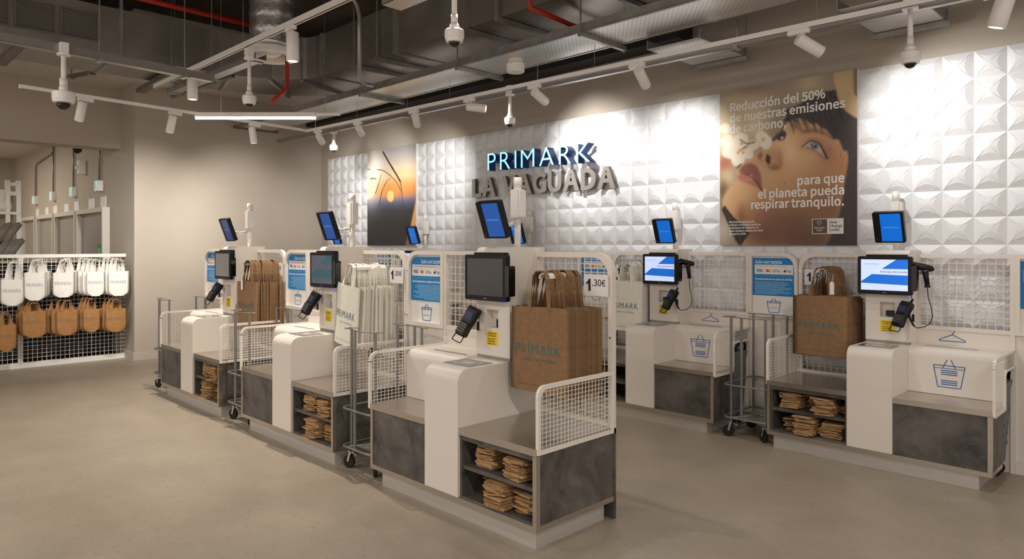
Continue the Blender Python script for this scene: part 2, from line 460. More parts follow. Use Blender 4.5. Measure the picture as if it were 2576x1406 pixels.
# ------------------------------------------------------------------ printed pictures (vertex-coloured prints)
class Paint:
    def __init__(self, x0, x1, z0, z1, Y, nx, nz):
        self.a = (x0, x1, z0, z1, Y, nx, nz)
        X = np.linspace(0, 1, nx); Z = np.linspace(0, 1, nz)
        self.u, self.v = np.meshgrid(X, Z)            # v: 0 bottom, 1 top
        self.c = np.zeros((nz, nx, 3))
    def uv(self, p):                                   # picture point measured on the photo -> 0..1 on the print
        x0, x1, z0, z1, Y, nx, nz = self.a
        w = PY(p[0], p[1], Y); return ((w.x - x0) / (x1 - x0), (w.z - z0) / (z1 - z0))
    def curve(self, pts, closed=True, n=8):
        P = [np.array(p, float) for p in pts]; m = len(P); out = []
        for i in range(m if closed else m - 1):
            p0 = P[(i - 1) % m] if closed or i > 0 else P[i]; p1 = P[i]; p2 = P[(i + 1) % m]
            p3 = P[(i + 2) % m] if closed or i + 2 < m else p2
            for k in range(n):
                t = k / n
                out.append(.5 * (2 * p1 + (p2 - p0) * t + (2 * p0 - 5 * p1 + 4 * p2 - p3) * t * t + (3 * p1 - p0 - 3 * p2 + p3) * t ** 3))
        if not closed: out.append(P[-1])
        return out
    def mask(self, pts):
        m = np.zeros(self.u.shape, bool); n = len(pts)
        for i in range(n):
            x1, y1 = pts[i]; x2, y2 = pts[(i + 1) % n]
            if y1 == y2: continue
            c = ((y1 > self.v) != (y2 > self.v)) & (self.u < (x2 - x1) * (self.v - y1) / (y2 - y1) + x1)
            m ^= c
        return m.astype(float)
    def blur(self, m, s):
        if s <= 0: return m
        k = int(max(1, math.ceil(s * 2.5))); w = np.exp(-.5 * (np.arange(-k, k + 1) / s) ** 2); w /= w.sum()
        p = np.pad(m, k, mode='edge')
        p = sum(w[i] * p[:, i:i + m.shape[1]] for i in range(2 * k + 1))
        return sum(w[i] * p[i:i + m.shape[0], :] for i in range(2 * k + 1))
    def fill(self, pts, col, blur=1., alpha=1., smooth=True, clip=None, raw=False):
        q = pts if raw else [self.uv(p) for p in pts]
        if smooth: q = self.curve(q)
        m = self.blur(self.mask(q), blur) * alpha
        if clip is not None: m = m * clip
        self.c = self.c * (1 - m[..., None]) + np.array(col, float) * m[..., None]
        return m
    def stroke(self, pts, col, w, blur=.6, alpha=1., smooth=True, clip=None):
        q = [np.array(self.uv(p)) for p in pts]
        if smooth: q = [np.array(p) for p in self.curve(q, False, 6)]
        x0, x1, z0, z1 = self.a[:4]; W = x1 - x0; Hh = z1 - z0
        L = []; Rr = []
        for i, p in enumerate(q):
            d = q[min(i + 1, len(q) - 1)] - q[max(i - 1, 0)]; d = np.array((d[0] * W, d[1] * Hh)); d /= (np.linalg.norm(d) + 1e-9)
            ww = w if not isinstance(w, (tuple, list)) else w[0] + (w[1] - w[0]) * i / (len(q) - 1)
            nrm = np.array((-d[1] / W, d[0] / Hh)) * ww / 2
            L.append(p + nrm); Rr.append(p - nrm)
        m = self.blur(self.mask(L + Rr[::-1]), blur) * alpha
        if clip is not None: m = m * clip
        self.c = self.c * (1 - m[..., None]) + np.array(col, float) * m[..., None]
    def blob(self, c, rx, rz, col, alpha=1., clip=None):
        u, v = self.uv(c); x0, x1, z0, z1 = self.a[:4]
        d = ((self.u - u) * (x1 - x0) / rx) ** 2 + ((self.v - v) * (z1 - z0) / rz) ** 2
        m = np.exp(-d) * alpha
        if clip is not None: m = m * clip
        self.c = self.c * (1 - m[..., None]) + np.array(col, float) * m[..., None]
    def build(self, name, m, parent):
        x0, x1, z0, z1, Y, nx, nz = self.a
        xs = np.linspace(x0, x1, nx); zs = np.linspace(z0, z1, nz)
        XX, ZZ = np.meshgrid(xs, zs)
        co = np.stack([XX, np.full_like(XX, Y), ZZ], -1).reshape(-1, 3)
        idx = np.arange(nx * nz).reshape(nz, nx)
        fc = np.stack([idx[:-1, :-1], idx[:-1, 1:], idx[1:, 1:], idx[1:, :-1]], -1).reshape(-1, 4)
        me = bpy.data.meshes.new(name)
        me.vertices.add(len(co)); me.vertices.foreach_set('co', co.ravel())
        me.loops.add(fc.size); me.loops.foreach_set('vertex_index', fc.ravel())
        me.polygons.add(len(fc)); me.polygons.foreach_set('loop_start', np.arange(0, fc.size, 4)); me.polygons.foreach_set('loop_total', np.full(len(fc), 4))
        me.update(calc_edges=True)
        s = np.clip(self.c / 255., 0, 1).reshape(-1, 3)
        lin = np.where(s <= .04045, s / 12.92, ((s + .055) / 1.055) ** 2.4)
        a = me.color_attributes.new('print', 'FLOAT_COLOR', 'POINT')
        a.data.foreach_set('color', np.concatenate([lin, np.ones((len(lin), 1))], 1).ravel().astype(np.float32))
        me.materials.append(m)
        return obj(name, me, parent)

M_print = vcol_mat('printed_picture', .45)
PYP = WY - .050     # face of the printed boards

# --- portrait poster
zx = lambda x, y: (1780 + x / 2.929, 160 + y / 2.929)
def zz(*pts): return [zx(*p) for p in pts]
P2L, P2R = PY(1811, 400, PYP).x, PY(2156.5, 400, PYP).x
P2B, P2T = PY(2155, 617.5, PYP).z, 3.034
def portrait():
    t = thing('poster', 'large portrait poster of a face with blossom and white slogans', 'poster', ((P2L + P2R) / 2, WY, P2B))
    off = Vector((-(P2L + P2R) / 2, -WY, -P2B))
    def up(o): o.location = Vector(o.location) + off; return o
    b = MB(); b.box(P2L, P2R, PYP + .001, WY - .002, P2B, P2T); up(b.build('board', M_paper, t))
    p = Paint(P2L, P2R, P2B, P2T, PYP, 232, 262)
    p.c[:] = (150, 132, 110)
    p.blob(zx(560, 170), .35, .16, (158, 140, 118)); p.blob(zx(300, 210), .16, .10, (118, 96, 82)); p.blob(zx(750, 130), .12, .08, (190, 172, 140))
    p.blob(zx(170, 330), .22, .16, (190, 172, 146)); p.blob(zx(330, 330), .18, .14, (206, 186, 158))
    p.blob(zx(180, 560), .24, .26, (222, 198, 158)); p.blob(zx(130, 620), .16, .2, (226, 204, 166)); p.blob(zx(350, 470), .12, .12, (232, 206, 170))
    p.blob(zx(120, 740), .10, .10, (158, 92, 66)); p.blob(zx(150, 850), .08, .10, (214, 190, 150)); p.blob(zx(110, 930), .06, .09, (120, 92, 60))
    p.blob(zx(110, 1240), .12, .14, (196, 184, 166))
    # skin
    skin = zz((640, 400), (560, 450), (500, 560), (430, 610), (330, 660), (270, 720), (215, 800), (205, 860), (150, 930), (112, 1000), (120, 1060), (180, 1150), (280, 1250), (330, 1420), (1120, 1420), (1120, 640), (1000, 450), (800, 380))
    sk = p.fill(skin, (214, 172, 128), 2.)
    B = lambda x, y, rx, rz, c, a=1.: p.blob(zx(x, y), rx, rz, c, a, sk)
    B(560, 560, .10, .12, (232, 196, 152)); B(640, 760, .16, .16, (226, 184, 138)); B(470, 690, .08, .08, (196, 146, 106)); B(300, 980, .14, .12, (224, 180, 134))
    B(780, 480, .14, .07, (196, 150, 110)); B(920, 720, .14, .16, (196, 142, 98)); B(1000, 760, .06, .18, (178, 122, 82))
    B(560, 900, .20, .16, (206, 158, 114)); B(820, 900, .20, .18, (176, 126, 86), .8)
    B(440, 1120, .22, .16, (170, 116, 80), .85); B(640, 1150, .28, .18, (132, 90, 62)); B(420, 1260, .26, .14, (128, 86, 62)); B(740, 1290, .34, .16, (98, 68, 52))
    B(900, 1080, .2, .2, (128, 86, 60), .8); B(180, 1010, .07, .09, (212, 166, 120)); B(250, 1130, .05, .10, (150, 100, 66))
    # nose and far cheek
    B(500, 760, .05, .03, (150, 96, 66)); B(530, 700, .03, .07, (186, 132, 94)); B(610, 640, .06, .08, (238, 204, 160), .7)
    p.fill(zz((438, 668), (462, 690), (458, 740), (430, 720)), (66, 34, 26), 1.); p.fill(zz((372, 672), (398, 655), (400, 690), (378, 702)), (150, 92, 66), 1.2)
    p.stroke(zz((440, 745), (485, 778), (530, 760), (545, 715)), (150, 98, 68), (.012, .005), 1.2)
    p.stroke(zz((395, 650), (380, 690), (400, 720)), (172, 116, 82), .012, 1.4)
    # lips
    p.fill(zz((232, 792), (270, 745), (320, 735), (362, 760), (388, 810), (398, 880), (392, 920), (330, 850), (260, 812)), (156, 92, 76), 1.6)
    p.fill(zz((218, 830), (262, 815), (330, 850), (396, 925), (360, 912), (300, 885), (240, 860)), (196, 122, 104), 1.6)
    p.stroke(zz((240, 808), (300, 822), (350, 862), (402, 935)), (92, 44, 38), (.004, .016), .9)
    p.blob(zx(300, 855), .05, .02, (216, 148, 130), .7); p.blob(zx(322, 826), .018, .012, (214, 190, 180), .6)
    # near eye
    B(790, 590, .11, .06, (176, 124, 92), .8); B(880, 660, .06, .07, (160, 106, 82), .7)
    p.fill(zz((705, 612), (745, 580), (790, 578), (830, 610), (850, 655), (862, 690), (820, 662), (775, 632), (740, 622)), (188, 172, 162), 1.)
    p.fill(zz((762, 592), (790, 584), (812, 600), (808, 626), (784, 630), (764, 616)), (96, 104, 108), .9)
    p.fill(zz((778, 598), (796, 594), (800, 612), (786, 616)), (28, 26, 28), .7); p.blob(zx(786, 598), .008, .008, (225, 228, 230))
    p.stroke(zz((692, 618), (740, 578), (790, 572), (832, 602), (858, 650), (884, 702)), (48, 28, 24), (.006, .016), .8)
    p.stroke(zz((720, 618), (775, 634), (825, 668), (870, 700)), (120, 76, 58), .006, .9)
    p.stroke(zz((735, 560), (800, 556), (850, 600), (880, 660)), (150, 100, 76), .007, 1.2)
    # brow
    p.stroke(zz((695, 505), (760, 492), (840, 504), (900, 534), (930, 560)), (112, 76, 58), (.03, .014), 2.2, .85)
    # far eye
    p.fill(zz((505, 548), (530, 510), (560, 505), (575, 530), (560, 562), (530, 566)), (58, 38, 34), 1.2); p.fill(zz((535, 545), (556, 535), (560, 552), (545, 560)), (210, 200, 196), .8)
    p.stroke(zz((485, 570), (520, 520), (560, 500), (578, 525)), (40, 26, 24), .012, .8)
    B(640, 470, .06, .04, (176, 126, 92), .6)
    # hair
    hair = zz((560, 425), (610, 360), (700, 290), (820, 225), (940, 195), (1130, 215), (1130, 1420), (860, 1420), (925, 1240), (980, 1080), (1012, 880), (1036, 720), (1030, 650), (1005, 640), (985, 600), (965, 560), (930, 556), (905, 520), (880, 490), (840, 470), (800, 440), (760, 440), (720, 415), (660, 400), (600, 425))
    hm = p.fill(hair, (52, 42, 42), 1.3)
    for i in range(46):
        s = i / 45
        x = 600 + 500 * s; y0 = 400 - 170 * s + 20 * math.sin(i * 3.1)
        l = 70 + 150 * s + 46 * math.sin(i * 7.7)
        p.stroke(zz((x - 30, y0 - 60), (x + 10 * math.sin(i), y0 + l * .3), (x + 25 + 30 * s, y0 + l)), ((64, 52, 50) if i % 3 else (34, 27, 28)), (.020, .004), .8, .85)
    for i in range(34):
        x = 1095 - 11 * (i % 9); y = 560 + 24 * i
        p.stroke(zz((x, y), (x - 10, y + 160), (x - 46 - 2 * i, y + 330)), ((98, 78, 66) if i % 2 else (30, 24, 24)), (.007, .003), .8, .5, clip=hm)
    p.stroke(zz((1040, 640), (1000, 700), (985, 780)), (110, 72, 52), .004, .8, .7); p.stroke(zz((960, 600), (985, 660), (975, 700)), (90, 60, 46), .004, .8, .6)
    for (x, y, r) in ((566, 884, .0055), (902, 630, .005), (936, 690, .004), (416, 760, .004), (522, 1182, .005)): p.blob(zx(x, y), r, r, (104, 66, 48), .8)
    # tan round flower out of focus at the top right
    p.fill(zz((935, 60), (945, 180), (965, 270), (1010, 340), (1060, 380), (1130, 400), (1130, 240), (1085, 215), (1085, 40)), (196, 168, 124), 1.2); p.fill(zz((1078, 20), (1130, 20), (1130, 240), (1085, 215)), (128, 112, 98), 1.5)
    # blossom and twigs
    for (x, y, r) in ((170, 640, 62), (230, 690, 56), (300, 660, 44), (150, 570, 50), (250, 570, 60), (410, 560, 54), (430, 590, 44), (390, 530, 40), (340, 600, 40), (130, 480, 40), (210, 720, 36)):
        p.fill([zx(x + r * (1 + .16 * math.sin(3 * a + x)) * math.cos(a), y + r * math.sin(a)) for a in [k * .63 for k in range(10)]], (250, 240, 220), 1.2, .9)
    for (x, y) in ((250, 590), (240, 640), (275, 620), (410, 560), (460, 500), (225, 655), (262, 655)): p.blob(zx(x, y), .014, .014, (206, 148, 70), .9)
    p.stroke(zz((236, 556), (290, 590), (350, 575)), (110, 92, 84), .014, 1., .8); p.stroke(zz((480, 560), (540, 500), (580, 420)), (92, 78, 64), .02, 1.2, .9)
    p.stroke(zz((300, 600), (250, 630)), (92, 68, 52), .008, .8, .8); p.stroke(zz((215, 770), (250, 740)), (70, 50, 42), .014, 1., .8)
    # dark bark at the bottom left
    p.fill(zz((105, 1075), (125, 1045), (190, 1130), (270, 1200), (310, 1250), (240, 1345), (205, 1300)), (44, 36, 32), 1., smooth=False)
    for i in range(7): p.stroke(zz((125 + 14 * i, 1080 + 18 * i), (165 + 14 * i, 1150 + 26 * i)), (104, 78, 58), .006, .8, .6)
    up(p.build('portrait_print', M_print, t))
    # lettering
    def line(s, a, b_, cap, bold=.012, m=M_whiteink):
        A = PY(*zx(*a), PYP); Bp = PY(*zx(*b_), PYP)
        sz = cap / .73
        o = text_obj('slogan_text', s, sz, m, t, (A.x, PYP - .002, A.z), bold=bold * sz, width=Bp.x - A.x)
        up(o); return o
    line('Reducción del 50%', (168, 354), (868, 268), .072, .036); line('de nuestras emisiones', (165, 434), (1015, 330), .072, .036); line('de carbono,', (165, 514), (578, 473), .072, .036)
    line('para que', (662, 893), (1008, 884), .072, .036); line('el planeta pueda', (372, 992), (1008, 968), .072, .036); line('respirar tranquilo.', (322, 1070), (1006, 1054), .072, .036)
    for k, (s, w) in enumerate((('Nos hemos propuesto', 350), ('reducir a la mitad nuestras', 392), ('emisiones de carbono en', 378), ('toda nuestra cadena de valor', 412), ('de aquí a 2030.', 287))):
        line(s, (160, 1174 + 21.7 * k), (w, 1172 + 21.7 * k), .0165, .03)
    a = PY(*zx(770, 1256), PYP); c = PY(*zx(1003, 1138), PYP); mx = PY(*zx(882, 1200), PYP).x
    b = MB(); b.box(a.x, c.x, PYP - .0035, PYP - .0012, a.z, c.z); up(b.build('logo_card', M_paper, t))
    b = MB(); b.box(a.x + .006, mx, PYP - .005, PYP - .003, a.z + .006, c.z - .006); up(b.build('logo_field', mat('brown_print', (92, 68, 58), .5), t))
    o = text_obj('logo_text', 'PRIMARK', .02, M_whiteink, t, (a.x + .022, PYP - .0065, a.z + .045), width=mx - a.x - .038); up(o)
    o = text_obj('logo_text', 'CARES', .02, M_whiteink, t, (a.x + .04, PYP - .0065, a.z + .024), width=mx - a.x - .078); up(o)
    hx = (a.x + mx) / 2; hz = a.z + .095
    hp = [(hx + .0011 * 16 * math.sin(q) ** 3, PYP - .0065, hz + .0011 * (13 * math.cos(q) - 5 * math.cos(2 * q) - 2 * math.cos(3 * q) - math.cos(4 * q))) for q in [k * math.pi / 14 for k in range(28)]]
    b = MB(); b.tube(hp, .0016, 5, closed=True); up(b.build('heart_mark', M_whiteink, t))
    for k, s in enumerate(('How', 'Change', 'Looks')):
        up(text_obj('logo_text', s, .03, M_ink, t, (mx + .018, PYP - .005, c.z - .042 - .031 * k), bold=.0004))
portrait()

# --- sunset picture
zs = lambda x, y: (780 + x / 5.02, 360 + y / 5.02)
def sunset():
    x0, x1 = PY(924, 500, PYP).x, PY(1046.5, 500, PYP).x; zb, zt = PY(985, 617.7, PYP).z, 3.034
    t = thing('poster', 'tall sunset picture with dark grass stems left of the lit sign', 'poster', ((x0 + x1) / 2, WY, zb)); off = Vector((-(x0 + x1) / 2, -WY, -zb))
    b = MB(); b.box(x0, x1, PYP + .001, WY - .002, zb, zt); o = b.build('board', M_paper, t); o.location = off
    p = Paint(x0, x1, zb, zt, PYP, 230, 270)
    st = [(0, (50, 48, 48)), (.22, (52, 51, 52)), (.36, (64, 66, 76)), (.43, (92, 98, 128)), (.47, (136, 128, 158)), (.505, (206, 152, 142)), (.55, (240, 164, 92)), (.62, (246, 184, 112)), (.70, (246, 214, 160)), (.80, (226, 206, 176)), (.9, (186, 178, 172)), (1, (158, 152, 152))]
    vv = p.v + .03 * (p.u - .5)
    for k in range(3): p.c[..., k] = np.interp(vv, [s[0] for s in st], [s[1][k] for s in st])
    q = lambda *pts: [zs(*a) for a in pts]
    p.blob(zs(760, 480), .24, .34, (255, 248, 232)); p.blob(zs(1015, 600), .45, .12, (248, 168, 84), .6); p.blob(zs(850, 300), .22, .2, (252, 244, 232), .8)
    p.fill([zs(722 + 110 * math.cos(a), 560 + 150 * math.sin(a)) for a in [k * .52 for k in range(12)]], (255, 240, 206), 2.)
    p.fill([zs(1015 + 50 * math.cos(a), 665 + 82 * math.sin(a)) for a in [k * .42 for k in range(15)]], (250, 160, 70), 2.5)
    p.fill([zs(1015 + 43 * math.cos(a), 665 + 73 * math.sin(a)) for a in [k * .42 for k in range(15)]], (255, 232, 150), 1.)
    p.fill(q((1336, 690), (1318, 800), (1290, 930), (1268, 1045), (1240, 1130), (1205, 1290), (1225, 1400), (1420, 1400), (1420, 690)), (206, 140, 112), 1.2, smooth=False)
    p.fill(q((1336, 720), (1300, 920), (1275, 1040), (1340, 1030), (1400, 800)), (250, 190, 110), 1.2, smooth=False)
    p.fill(q((1225, 1180), (1200, 1320), (1360, 1320), (1360, 1180)), (108, 84, 92), 6., .7, smooth=False)
    d = (52, 40, 38)
    p.stroke(q((918, 105), (1000, 250), (1080, 380), (1142, 490)), d, 0.0275, .5, smooth=False); p.stroke(q((1142, 490), (1160, 620), (1172, 780), (1180, 940)), d, (0.0140, 0.0060), .6)
    p.stroke(q((846, 334), (930, 350), (1030, 425), (1100, 510), (1150, 610)), d, 0.0100, .5); p.stroke(q((1180, 940), (1210, 1010), (1265, 1060)), d, 0.0050, .5, .7)
    p.stroke(q((900, 395), (870, 500), (848, 575), (824, 636)), d, (0.0070, 0.0160), .6); p.stroke(q((1020, 440), (965, 490), (930, 560), (895, 660), (880, 790)), d, (0.0050, 0.0170), .6)
    p.stroke(q((762, 455), (800, 445), (836, 455)), d, 0.0110, .5); p.stroke(q((765, 438), (790, 452)), d, 0.0080, .5); p.stroke(q((700, 330), (764, 332)), d, 0.0080, .5)
    p.stroke(q((1140, 620), (1130, 720), (1138, 820)), (80, 66, 70), .008, .6, .7); p.stroke(q((1272, 1060), (1278, 1200), (1290, 1300)), (70, 46, 50), .03, .6, .9); p.stroke(q((1240, 1140), (1228, 1220)), (90, 60, 60), .012, .6, .8)
    p.build('sunset_print', M_print, t).location = off
sunset()

# ------------------------------------------------------------------ wall signs
def letters(word, name, thing_label, L, base_l, base_r, height, depth, Yf, m_face, m_side, bold, face_in=0., spacing=1.):
    """letters stand on stand-offs in front of the wall; each letter is a part with its own lit or brushed face"""
    t = thing(name, thing_label, 'sign', ((base_l.x + base_r.x) / 2, WY, min(base_l.z, base_r.z)))
    c = Vector(t.location)
    src = [text_mesh(ch, height / .73, bold * height / .73, depth / 2, 'LEFT', 1., res=6, grot=bold > 0) for ch in word]
    adv = []
    for ch, me in zip(word, src):
        if ch == ' ': adv.append((0, .32 * height)); continue
        a, b_ = text_width(me); adv.append((a, b_ - a))
    gap = spacing * height
    tot = sum(w for _, w in adv) + gap * (len(word) - 1)
    k = (base_r.x - base_l.x) / tot
    x = 0
    for ch, me, (a, w) in zip(word, src, adv):
        if ch != ' ':
            m2 = me.copy()
            zmn = min(v.co.z for v in m2.vertices); zmx = max(v.co.z for v in m2.vertices)
            for v in m2.vertices:
                v.co.x = (v.co.x - a) * k; v.co.z = (v.co.z - zmn) / (zmx - zmn) * height
            m2.materials.append(m_side); m2.materials.append(m_face)
            for p in m2.polygons:
                if p.normal.y < -.9: p.material_index = 1
            fr = x / tot
            z = base_l.z + (base_r.z - base_l.z) * fr
            o = obj('letter', m2, t, (base_l.x + x * k - c.x, Yf + depth / 2 - c.y, z - c.z))
            b = MB()
            fx, fz = {'A': (.5, .30), 'V': (.5, .06), 'G': (.06, .5), 'U': (.06, .6)}.get(ch, (.05, .5))
            b.cyl((w * k * fx, depth / 2 - .005, height * fz), (w * k * fx, WY - Yf - depth / 2 - .006, height * fz), .004, 6)
            b.build('standoff', M_signedge, o)
        x += w + gap
    return t
letters('PRIMARK', 'illuminated_sign', 'upper wall sign reading PRIMARK in glowing pale blue letters', None, PY(1226.5, 429, 5.87), PY(1484, 407, 5.87), .205, .11, 5.87, M_neon, M_signside, -.010, spacing=.30)
letters('LA VAGUADA', 'steel_letter_sign', 'lower wall sign reading LA VAGUADA in brushed steel letters', None, PY(1187.5, 497, 5.965), PY(1548, 473, 5.965), .235, .05, 5.965, M_signsteel, M_signedge, .055, spacing=.07)
# ------------------------------------------------------------------ self-checkout kiosks
def wires(b, x0, x1, z0, z1, px, pz, y, r=.0024, inside=None, axis='y'):
    """welded wire grid in the plane y (or x when axis == 'x'); inside(a, z) keeps only part of a wire"""
    def seg(a0, z0_, a1, z1_, off):
        if axis == 'y': b.bar((a0, y + off, z0_), (a1, y + off, z1_), r * 2)
        else: b.bar((y + off, a0, z0_), (y + off, a1, z1_), r * 2)
    nx = max(1, round((x1 - x0) / px)); nz = max(1, round((z1 - z0) / pz))
    for i in range(1, nx):
        a = x0 + (x1 - x0) * i / nx
        lo, hi = z0, z1
        if inside:
            ins = [z0 + (z1 - z0) * k / 60 for k in range(61) if inside(a, z0 + (z1 - z0) * k / 60)]
            if not ins: continue
            lo, hi = ins[0], ins[-1]
        seg(a, lo, a, hi, 0)
    for j in range(1, nz):
        z = z0 + (z1 - z0) * j / nz
        lo, hi = x0, x1
        if inside:
            ins = [x0 + (x1 - x0) * k / 60 for k in range(61) if inside(x0 + (x1 - x0) * k / 60, z)]
            if not ins: continue
            lo, hi = ins[0], ins[-1]
        seg(lo, z, hi, z, r * 2)

def inset(pts, d):
    c = Vector((sum(p[0] for p in pts) / len(pts), sum(p[1] for p in pts) / len(pts)))
    x0 = min(p[0] for p in pts); x1 = max(p[0] for p in pts); z0 = min(p[1] for p in pts); z1 = max(p[1] for p in pts)
    return [(x0 + d + (p[0] - x0) * (x1 - x0 - 2 * d) / (x1 - x0), z0 + d + (p[1] - z0) * (z1 - z0 - 2 * d) / (z1 - z0)) for p in pts]

def outline(b, pts, w, y, closed=False):
    """ink line drawn as thin flat bars lying on a face at y"""
    n = len(pts)
    for i in range(n if closed else n - 1):
        p, q = pts[i], pts[(i + 1) % n]
        b.bar((p[0], y, p[1]), (q[0], y, q[1]), w, .0016, up=(0, 1, 0))

def basket_icon(cx, z0, w, h, y, lines=True):
    b = MB(); t = .0055
    x0, x1 = cx - w / 2, cx + w / 2; zt = z0 + h * .78
    outline(b, [(x0, zt), (x0 + .14 * w, z0), (x1 - .14 * w, z0), (x1, zt)], t, y, True)
    outline(b, [(x0 + .02 * w, zt - .1 * h), (x1 - .02 * w, zt - .1 * h)], t * .8, y)
    outline(b, [(cx - .2 * w, zt - .08 * h), (cx - .06 * w, z0 + h)], t, y); outline(b, [(cx + .2 * w, zt - .08 * h), (cx + .06 * w, z0 + h)], t, y)
    if lines:
        for f in (.60, .53, .46, .24, .17, .10): outline(b, [(cx - .26 * w, z0 + f * h), (cx + .26 * w, z0 + f * h)], t * 1.15, y)
    return b

def hanger_icon(cx, z0, w, h, y):
    b = MB(); t = .0055
    outline(b, [(cx, z0 + .55 * h), (cx - w / 2, z0 + .1 * h), (cx - w / 2, z0), (cx + w / 2, z0), (cx + w / 2, z0 + .1 * h)], t, y, True)
    hk = [(cx, z0 + .55 * h), (cx, z0 + .66 * h)] + [(cx + .16 * h * math.sin(a), z0 + .82 * h - .16 * h * math.cos(a)) for a in [R(k) for k in range(0, 271, 30)]]
    outline(b, hk, t, y)
    return b

def L(s, a, b_):
    """left edge of a mirrored span"""
    return a if s > 0 else -b_

def monitor(root, s, state):
    cx = s * .775 + .0
    b = MB(); b.prism(rrect(cx - .192, cx + .192, 1.252, 1.542, .014), 'y', .352, .385); o = b.build('monitor', M_black, root)
    b = MB(); b.box(cx - .14, cx + .14, .385, .43, 1.30, 1.555); b.box(cx - .13, cx + .15, .375, .41, 1.535, 1.556); b.build('monitor_back', M_black, o)
    b = MB(); b.prism(rrect(cx + .188, cx + .222, 1.285, 1.475, .012), 'y', .345, .40); b.box(cx + .20, cx + .226, .349, .39, 1.30, 1.46); b.build('card_reader', M_blackg, o)
    b = MB(); b.box(cx + .165, cx + .175, .356, .37, 1.247, 1.252); b.build('pilot_light', M_ledb, o)
    m = {'on': M_scr_pale, 'off': M_scr_off, 'dim': M_scr_dim, 'grey': M_scr_grey}[state]
    x0, x1, z0, z1 = cx - .167, cx + .163, 1.283, 1.518
    b = MB(); b.box(x0, x1, .3505, .353, z0, z1); sc = b.build('screen', m, o)
    b = MB(); b.box(cx - .012, cx + .012, .3508, .353, 1.264, 1.269); b.build('maker_mark', M_greyink, o)
    if state in ('on', 'dim'):
        w, h = x1 - x0, z1 - z0; mm = M_scr_on if state == 'on' else M_scr_teal
        b = MB(); y0, y1 = .3485, .3505
        b.prism([(x0 + .46 * w, z0 + .70 * h), (x0 + .76 * w, z1), (x1, z1), (x1, z0 + .70 * h)], 'y', y0, y1)
        b.prism([(x0, z0 + .23 * h), (x0, z0 + .27 * h), (x0 + .24 * w, z0 + .52 * h), (x1, z0 + .50 * h), (x1, z0 + .19 * h)], 'y', y0, y1)
        b.build('screen_shapes', mm, o)
        text_obj('screen_text', 'PRIMARK', .02, M_greyink if state == 'dim' else mat('screen_grey_text', (150, 160, 190), .5, emit=(150, 162, 200), estr=.4), o, (x0 + .08 * w, .3495, z0 + .82 * h), spacing=1.25, width=.32 * w)
        text_obj('screen_text', 'Esta caja está cerrada', .018, M_ink if state == 'on' else M_greyink, o, (x0 + .43 * w, .3495, z0 + .58 * h), width=.55 * w, bold=.0002)
    return o

def tablet(root, s, mscr):
    cx = s * .775 + .02
    h, w, t = .245, .215, .036
    rot = Matrix.Rotation(R(20), 3, 'X')
    piv = Vector((cx, .405, 1.767))
    def pt(x, y, z): return piv + rot @ Vector((x, y, z))
    def bx(b, x0, x1, y0, y1, z0, z1, r=None):
        pts = rrect(x0, x1, z0, z1, r or .0005, 3 if r else 1)
        A = [b.bm.verts.new(pt(p[0], y0, p[1])) for p in pts]; B = [b.bm.verts.new(pt(p[0], y1, p[1])) for p in pts]
        b._f(A); b._f(B[::-1])
        for i in range(len(pts)): b._f([A[(i + 1) % len(pts)], A[i], B[i], B[(i + 1) % len(pts)]])
    b = MB(); bx(b, -w / 2, w / 2, -t / 2, t / 2, -h / 2, h / 2, .010); o = b.build('tablet', M_black, root)
    b = MB(); bx(b, -w / 2 + .052, w / 2 - .018, -t / 2 - .0015, -t / 2 + .001, -h / 2 + .012, h / 2 - .012); b.build('tablet_screen', mscr, o)
    b = MB(); b.cyl(pt(-w / 2 + .026, -t / 2 - .001, 0), pt(-w / 2 + .026, -t / 2 + .002, 0), .008, 10); b.build('tablet_camera', M_blackg, o)
    b = MB(); bx(b, -w / 2 + .017, -w / 2 + .020, -t / 2 - .0015, -t / 2, -h / 2 + .022, -h / 2 + .027); b.build('pilot_light', M_ledb, o)
    me = text_mesh('PRIMARK', .02, 0, 0, 'LEFT', 1.2).copy(); a, c = text_width(me)
    for v in me.vertices: v.co = pt((v.co.x - a) * .105 / (c - a) - .035, -t / 2 - .0022, v.co.z - .006)
    me.materials.append(mat('pale_blue_ink', (110, 170, 240), .5, emit=(110, 170, 240), estr=.35)); obj('tablet_text', me, o)
    b = MB(); b.tube([pt(.03, t / 2, -.03), Vector((cx + .03, .50, 1.73)), Vector((s * .775, .60, 1.745))], .014, 8)
    b.tube([pt(.07, t / 2, .03), pt(.07, t / 2 + .04, .04), Vector((cx + .05, .52, 1.72)), Vector((s * .775, .62, 1.70))], .003, 5)
    b.build('tablet_arm', M_white, o)
    return o

